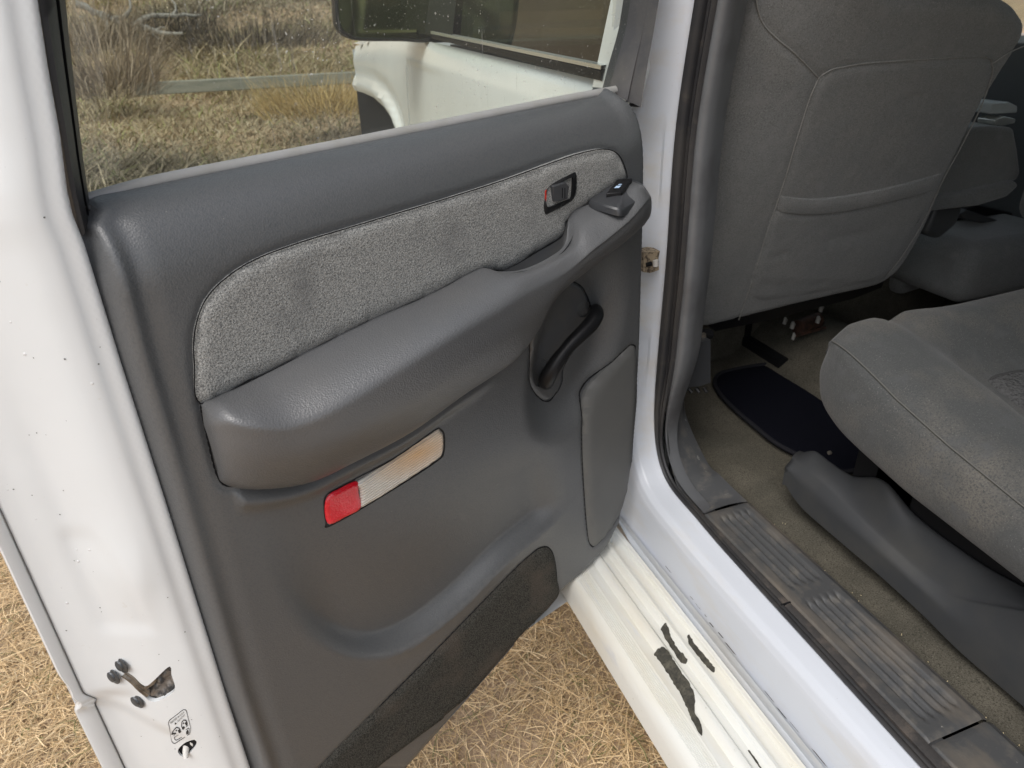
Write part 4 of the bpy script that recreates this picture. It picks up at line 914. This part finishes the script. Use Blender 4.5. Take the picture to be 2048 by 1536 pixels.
# ================================================================== INTERIOR
CAB = empty('cabin_floor', (1.5, 1.0, .5), TR)
def floor():
    rows = []
    for y in np.linspace(-.35, 2.2, 90):
        r_ = []
        for x in np.r_[np.linspace(.828, 1.0, 12), np.linspace(1.05, 1.9, 14), np.linspace(1.95, 2.3, 6)]:
            base = .535+.06*S((.90-x)/.07)
            base += .10*S((x-1.3)/.15)*S((1.75-x)/.15)
            base += .17*S((y-1.33)/.14)*(1 if x < 1.3 else .6)*0
            r_.append((x, y, base+.004*math.sin(x*40+y*9)*math.sin(y*23)))
        rows.append(r_)
    return grid(rows)
mesh('floor_carpet', *floor(), FLOORC, CAB, sharp=80)
# floor mat (a separate thing that lies on the carpet)
mo = [atz(x, y, .548)[:2] for x, y in ((1430, 772), (1434, 752), (1458, 741), (1510, 732), (1555, 730), (1600, 735), (1680, 760), (1800, 830), (1720, 940), (1580, 905), (1500, 848), (1450, 802))]
mo[7] = mo[6]+(mo[6]-mo[5])*1.2+np.array([.1, -.1])
FM = sheet('floor_mat', [tuple(p) for p in mo], lambda q, d: np.stack([q[:, 0], q[:, 1], .549+.003*S(d/.01)+.003*np.sin(q[:, 0]*14)], 1), MATF, None, step=.02, rim=.006, rimdir=(0, 0, -1), bstep=.01)
tag(FM, 'black navy carpet floor mat with rounded corner lying behind the front seat', 'floor mat')
mq = resample(catmull([tuple(p) for p in mo], 6), .012); mesh('mat_binding', *tube(np.array([(p[0], p[1], .551+.003*math.sin(p[0]*14)) for p in np.vstack([mq, mq[:1]])]), .0055, 8, False), MATE, FM)
# plastic bin edge below the rear seat
bot = [(1577, 948), (1592, 972), (1618, 1001), (1690, 1062), (1760, 1120), (1850, 1200), (1930, 1277), (2048, 1376)]
rid = [(1586, 925), (1610, 938), (1640, 962), (1690, 1010), (1760, 1075), (1850, 1155), (1920, 1197), (2048, 1226)]
tpp = [(1602, 907), (1625, 906), (1655, 928), (1700, 956), (1762, 966), (1830, 1040), (1950, 1128), (2048, 1182)]
def binedge():
    B = [atx(x, y, .945) for x, y in bot]; R = [atx(x, y, .955) for x, y in rid]; T_ = [atx(x, y, .99) for x, y in tpp]
    def ext(L): L = [np.array(p) for p in L]; d = L[-1]-L[-2]; return L+[L[-1]+d*2, L[-1]+d*5]
    B, R, T_ = ext(B), ext(R), ext(T_); n = 70; out = []
    for L in (B, R, T_):
        c = catmull(L, 6, False); t = np.linspace(0, 1, n); out.append(np.stack([np.interp(t, np.linspace(0, 1, len(c)), c[:, k]) for k in range(3)], 1))
    B, R, T_ = out; rows = []
    for b, r, t in zip(B, R, T_):
        m = b+(r-b)*.5; m[0] -= .004
        P = [b-ZV*.03, b, m, r+[.0, 0, -.004], r+[.006, 0, .003], r+(t-r)*.5+ZV*.002, t, t+[.012, 0, -.006], t+[.02, 0, -.08]]
        rows.append(catmull(P, 3, False))
    f0 = rows[0]; cap = [p+np.array([.05, .004, -.02])*0+np.array([.0, .012, -.004]) for p in f0]; cap2 = [np.array([p[0]*.3+.99*.7, p[1]+.014, p[2]*.5+.3]) for p in f0]
    return grid([cap2, cap]+rows)
RS = empty('rear_seat', (1.2, .4, .55), TR)
mesh('seat_base_trim', *binedge(), mat('dark_bin_plastic', (.055, .057, .06), .45, .5, bump=[('n', 700, .1, .0004)], noise=[(9, 4, (.075, .074, .07), .45, .75)]), RS, sharp=80)
# rear seat cushion: cross sections from side bottom over the seam and bolster to the insert
def cushion():
    ys = np.r_[np.linspace(-.32, .72, 40), np.linspace(.735, .875, 16)]
    rows = []
    for y in ys:
        f = max(0, (y-.72)/.155); rd = 1-math.sqrt(max(0, 1-f*f))          # front rounding
        fs = max(0, (y-.80)/.075); 
        zbot = float(np.interp(y, [-.3, .42, .63, .74, .81], [.79, .80, .814, .832, .838]))+.045*rd
        zsm = float(np.interp(y, [-.3, .2, .47, .59, .69, .81, .86], [.85, .875, .899, .921, .945, .985, 1.0]))-.05*rd
        zcr = float(np.interp(y, [-.3, .2, .57, .65, .75, .82, .87], [.885, .91, .939, .961, .982, 1.008, 1.02]))-.035*rd
        zin = zcr-.05+.05*S((y-.72)/.12)
        x0 = .872+.05*rd; xs_ = .888+.03*rd
        P = [(x0+.05, zbot-.015), (x0+.012, zbot-.003), (x0, zbot+.02), (x0-.004, (zbot+zsm)/2), (x0+.004, zsm-.016), (xs_-.001, zsm-.003), (xs_+.003, zsm+.001), (xs_+.03, zsm+(zcr-zsm)*.75), (.955, zcr-.002), (1.0, zcr), (1.035, zcr-.012), (1.065, zin+(zcr-zin)*.3), (1.10, zin), (1.2, zin-.006), (1.45, zin), (1.9, zin), (2.2, zin)]
        rows.append([(px, y, pz) for px, pz in catmull(P, 4, False)])
    last = rows[-1]
    for dy, dz, kk in ((.006, -.03, .12), (.004, -.07, .3), (-.01, -.12, .6), (-.03, -.16, .95)):
        rows.append([(x_+(.0 if x_ > 1.1 else (1.0-x_)*kk*.35), y_+dy, z_*(1-kk)+(.86)*kk if z_ > .86 else z_) for x_, y_, z_ in last])
    return grid(rows)
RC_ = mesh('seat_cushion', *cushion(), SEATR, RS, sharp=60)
# stitched seam
rows = []
for y in np.linspace(-.2, .855, 260):
    zsm = float(np.interp(y, [-.3, .2, .47, .59, .69, .81, .86], [.85, .875, .899, .921, .945, .985, 1.0])); f = max(0, (y-.72)/.155); rd = 1-math.sqrt(max(0, 1-f*f)); zsm -= .05*rd
    rows.append((.8865+.03*rd, y, zsm+.0005))
mesh('seam_piping', *tube(np.array(rows), .0013, 6), mat('rear_seam_thread', (.12, .118, .108), .85), RC_)
IL = [(1.09, .12), (1.09, .30), (1.09, .52), (1.10, .67), (1.13, .72), (1.3, .71), (1.6, .68), (1.6, .12)]
sheet('seat_insert', IL, lambda q, d: np.stack([q[:, 0], q[:, 1], np.interp(q[:, 1], [-.3, .2, .57, .65, .75], [.885, .91, .939, .961, .982])-.054+.010*S(d/.012)], 1), SEATI, RC_, step=.02, rim=.02, rimdir=(0, 0, -1), bstep=.01)
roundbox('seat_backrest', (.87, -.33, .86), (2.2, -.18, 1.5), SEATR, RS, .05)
mesh('seat_frame', *join([box((1.0, .1, .55), (2.2, .78, .74)), box((1.0, .70, .6), (1.03, .83, .80))]), BLK, RS)
mesh('frame_bolt', *tube([atx(1661, 905, .998), atx(1661, 905, .998)+np.array([-.005, 0, 0])], .004, 10), STEEL, RS)

# ---- front seat
FS = empty('front_seat', (1.2, 1.4, .55), TR)
SB0 = np.array([0, 1.32, .80]); SN = np.array([0, -.93, -.36]); SN /= np.linalg.norm(SN); SV = np.array([0, -.36, .93]); SV /= np.linalg.norm(SV)
def Q(x, y): P = onplane(x, y, SB0, SN); return (float(P[0]), float((P-SB0)@SV))
def QL(p): return [Q(*v) for v in p]
def Ws(a, b, h): return np.array([a, 0, 0])+SB0+SV*b+SN*h
xl = .80
so_ = QL([(1400, 662), (1440, 655), (1500, 640), (1600, 615), (1700, 592), (1755, 578), (1790, 556), (1815, 530), (1850, 472), (1880, 410), (1910, 340), (1960, 235), (2010, 150), (2040, 105), (2062, 60), (2052, 30)])
so_ += QL([(2010, 5), (1980, -5)])+QL([(1900, -12), (1800, -12)])+[(1.0, .80), (.93, .80), (.86, .77), (.82, .70), (.80, .55), (.81, .3), (.84, .1), (.87, .03)]
PK = catmull(QL([(1505, 562), (1530, 480), (1552, 415), (1575, 345), (1600, 262), (1640, 158), (1700, 132), (1800, 122), (1900, 116), (1972, 114), (1986, 128), (1984, 155), (1960, 220), (1920, 300), (1887, 360), (1850, 440), (1800, 520), (1765, 560)]), 5, False)
s2 = catmull(QL([(1640, 158), (1600, 115), (1548, 65), (1542, 0), (1542, -60)]), 5, False); s3 = catmull(QL([(1984, 130), (2015, 108), (2050, 92)]), 4, False)
edgeL = catmull(QL([(1505, 562), (1478, 640)]), 3, False)
def seat_h(q, d):
    x, v = q[:, 0], q[:, 1]
    h = -.085*(1-np.sqrt(np.clip(1-np.clip((1.0+.04*v-x)/.22, 0, 1)**2, 0, 1)))
    h -= .035*(1-np.sqrt(np.clip(1-np.clip(1-d/.03, 0, 1)**2, 0, 1)))
    for P, dp, wd in ((PK, .0035, .004), (s2, .004, .006), (s3, .0035, .005), (edgeL, .003, .008)):
        h -= dp*np.exp(-(pdist(q, P, False)/wd)**2)
    h += .002*inside(q, PK)*S(pdist(q, PK, False)/.02)
    # wear: soft pinches in the cloth
    for cx, cz, ex, ez, am in ((*Q(1560, 508), .02, .004, -.004), (*Q(1825, 195), .03, .006, -.004), (*Q(1700, 470), .08, .02, -.003), (*Q(1450, 520), .03, .12, .004)):
        h += am*np.exp(-((x-cx)/ex)**2-((v-cz)/ez)**2)
    h += .002*np.sin(v*21+x*6)*np.exp(-((x-.93)/.06)**2)
    return h
SBK = sheet('backrest', so_, lambda q, d: SB0+q[:, :1]*np.array([1, 0, 0])+q[:, 1:2]*SV+seat_h(q, d)[:, None]*SN, SEATF, FS, step=.009, rim=.11, rimdir=-SN, smoothn=4, bstep=.008, sharp=70)
LITE = mat('seam_stitching', (.29, .288, .275), .85, noise=[(420, 2, (.22, .22, .21), .5, .62)])
def stitch(P2, r=.0013):
    P_ = resample(np.array(P2), .008, False); h_ = seat_h(P_, np.full(len(P_), .2)); mesh('stitched_seam', *tube(np.array([Ws(a_, b_, hh+.0026) for (a_, b_), hh in zip(P_, h_)]), r, 6, False), LITE, SBK)
stitch(PK[:-2]); stitch(s2); stitch(s3); stitch(edgeL)
# pocket bag with its band
bt = catmull(QL([(1560, 390), (1620, 396), (1700, 388), (1790, 370), (1850, 354), (1886, 344)]), 6, False)
bb = catmull(QL([(1550, 422), (1620, 426), (1700, 417), (1790, 397), (1840, 385), (1872, 374)]), 6, False)
rows = []
for i in range(len(bt)):
    t_, b_ = bt[i], bb[i]; e = math.sin(math.pi*i/(len(bt)-1))**.3; P = []
    for u, hh in ((0, .001), (.04, .005), (.2, .0075), (.5, .0085), (.8, .0085), (.96, .007), (1.0, .002)):
        q = np.array([t_+(b_-t_)*u]); P.append(Ws(q[0][0], q[0][1], float(seat_h(q, np.array([.2]))[0])+hh*e-.001))
    rows.append(P)
mesh('pocket_band', *grid(rows), SEATF, SBK)
pb_ = [tuple(p) for p in bb[::4]]+QL([(1858, 400), (1820, 470), (1780, 535), (1755, 556), (1650, 582), (1520, 600), (1502, 566), (1525, 495)])
sheet('seat_pocket', pb_, lambda q, d: SB0+q[:, :1]*np.array([1, 0, 0])+q[:, 1:2]*SV+(seat_h(q, d+.2)+.003*S(d/.010))[:, None]*SN, SEATF, SBK, step=.012, rim=.004, rimdir=-SN, smoothn=3, bstep=.008)
roundbox('headrest', (1.0, .98, 1.56), (1.30, 1.10, 1.76), SEATF, FS, .045)
for hx in (1.07, 1.23): mesh('headrest_post', *tube([(hx, 1.14, 1.42), (hx, 1.07, 1.6)], .007, 8), CHRM, FS)
roundbox('seat_cushion', (.86, 1.48, .80), (1.44, 1.95, .92), SEATF, FS, .05)
# underside valance and metalwork
va = [onplane(x, y, SB0, SN) for x, y in ((1425, 655), (1440, 640), (1530, 628), (1640, 605), (1720, 585), (1780, 568), (1775, 580), (1720, 602), (1640, 622), (1540, 648), (1440, 668))]
mesh('lower_valance', [p+np.array([0, .02, 0]) for p in va]+[p+np.array([0, .10, -.0]) for p in va], [tuple(range(11))]+[(i, i+11, (i+1) % 11+11, (i+1) % 11) for i in range(11)], BLK, FS)
for rx_ in (.93, 1.34): mesh('seat_rail', *join([box((rx_, 1.44, .55), (rx_+.03, 1.95, .585)), box((rx_+.005, 1.60, .58), (rx_+.02, 1.62, .82))]), HOLE, FS)
br = empty('belt_bracket', tuple(aty(1395, 715, 1.25)), BODY)
q_ = [aty(x, y, 1.14) for x, y in ((1374, 690), (1421, 680), (1421, 765), (1402, 772), (1374, 775))]
mesh('retractor_cover', q_+[p+np.array([0, .06, 0]) for p in q_], [tuple(range(5))]+[(i, i+5, (i+1) % 5+5, (i+1) % 5) for i in range(5)], PODM, br)
mesh('bracket_bolt', *tube([aty(1406, 675, 1.16), aty(1406, 668, 1.16)], .007, 8), STEEL, br)
mesh('bracket_arm', *tube([aty(1376, 672, 1.17), aty(1420, 668, 1.18)], .012, 8), HOLE, br)
for i in range(3): mesh('bracket_foot', *tube([aty(1376+i*16, 776, 1.15), aty(1384+i*15, 785, 1.14)], .004, 6), BLK, br)
# kick panel carpet behind the bracket, far under-seat carpet
mesh('toe_carpet', *grid([[(.80+.1*t, 1.30+.25*t, .54+.0*t+z) for t in np.linspace(0, 1, 4)] for z in np.linspace(0, .5, 5)]), FLOORC, CAB)
mesh('seat_riser', *grid([[(x_, 1.62+.02*math.sin(x_*9), .53+.30*t) for x_ in np.linspace(.85, 2.2, 20)] for t in (0, .5, 1)]), FLOORC, CAB)
# spring, wiring and junk under the seat
FIT = mat('dull_fitting', (.30, .29, .27), .5)
jk = empty('seat_motor', tuple(aty(1600, 640, 1.45)), FS)
for (x, y, r_, m_) in ((1568, 648, .005, FIT), (1583, 657, .006, FIT), (1585, 679, .0045, FIT), (1640, 623, .006, FIT), (1634, 646, .006, FIT)):
    p = aty(x, y, 1.42); mesh('motor_fitting', *tube([p, p+np.array([.003, .0, .012]), p+np.array([.0, .0, .02])], [r_, r_*1.1, r_*.6], 10), m_, jk)
mesh('motor_body', *join([tube([aty(1595, 655, 1.45), aty(1635, 640, 1.47)], .022, 12), tube([aty(1590, 672, 1.43), aty(1650, 655, 1.45)], .005, 6)]), mat('rusty_motor', (.09, .045, .03), .7, metal=.3, noise=[(60, 4, (.03, .02, .015), .4, .7)]), jk)
# ---- centre seat section and console, far seat
CS = empty('centre_seat', (1.7, 1.4, .6), TR)
def blk(name, px, Y, dep, mt, parent, r=.02):
    P = [aty(x, y, Y) for x, y in px]; n = len(P); o = mesh(name, P+[p+np.array([0, dep, 0]) for p in P], [tuple(range(n))]+[(i, i+n, (i+1) % n+n, (i+1) % n) for i in range(n)]+[tuple(range(n, 2*n))[::-1]], mt, parent, sharp=60); bevel(o, r, 4); return o
blk('centre_backrest', [(1850, 262), (1985, 252), (2030, 256), (2038, 300), (2043, 345), (2035, 362), (1985, 380), (1900, 395), (1850, 398)], 1.35, .2, SEATF, CS)
blk('storage_lid', [(1860, 395), (1930, 385), (2033, 362), (2040, 372), (2015, 395), (1960, 412), (1850, 425)], 1.33, .2, SEATF, CS, .01)
blk('lid_latch', [(1985, 207), (2018, 204), (2036, 212), (2035, 226), (1995, 228), (1980, 228)], 1.40, .1, mat('pale_plastic', (.55, .58, .58), .3), CS, .004)
blk('latch_clip', [(1990, 240), (2010, 233), (2032, 238), (2030, 246), (2005, 252), (1988, 250)], 1.38, .05, CHRM, CS, .002)
blk('lower_console', [(1905, 425), (1960, 412), (2045, 430), (2045, 500), (1980, 520), (1905, 500)], 1.55, .3, BLK, CS, .01)
blk('console_rail', [(1920, 428), (1935, 420), (2010, 445), (2008, 456), (1925, 438)], 1.5, .04, PLS, CS, .004)
blk('driver_bolster', [(1800, 600), (1820, 500), (1880, 440), (1930, 450), (1975, 480), (1980, 520), (1940, 555), (1860, 580)], 1.55, .4, SEATF, CS, .04)
blk('recliner_cover', [(1850, 470), (1880, 400), (1925, 385), (1928, 420), (1915, 450), (1880, 480)], 1.40, .1, PLS, CS, .015)
PS = empty('passenger_seat', (2.1, 1.4, .6), TR)
roundbox('backrest', (1.92, 1.15, .95), (2.3, 1.32, 1.50), SEATF, PS, .05)
roundbox('seat_cushion', (1.85, 1.33, .7), (2.28, 1.95, .88), SEATF, PS, .05)
# grit and grass bits on the sill carpet
parts = []
for _ in range(26):
    y = rng.uniform(.32, .9); x = rng.uniform(.84, .92); z = .6-.06*S((x-.83)/.07)+.006; a = rng.uniform(0, 3.14); L = rng.uniform(.001, .004)
    z = .535+.06*float(S((.90-x)/.07))+.006
    parts.append(tube([(x, y, z), (x+L*math.cos(a), y+L*math.sin(a), z+.001)], .0006, 5))
SB = mesh('straw_bits', *join(parts), mat('dry_grass_bits', (.6, .5, .3), .8)); tag(SB, 'tiny bits of dry grass scattered on the sill carpet', 'litter', kind='stuff')

# ---- a part's own pieces stay one level below it
def wloc(o): return Matrix.Translation(o.location) if o.type == 'EMPTY' else Matrix.Identity(4)
for o in list(bpy.data.objects):
    ch = []; p = o
    while p.parent is not None: ch.append(p.parent); p = p.parent
    if len(ch) >= 3:
        anc = ch[-2]; o.parent = anc; o.matrix_parent_inverse = wloc(anc).inverted()
while True:
    dead = [o for o in bpy.data.objects if o.type == 'EMPTY' and not o.children]
    if not dead: break
    for o in dead: bpy.data.objects.remove(o)
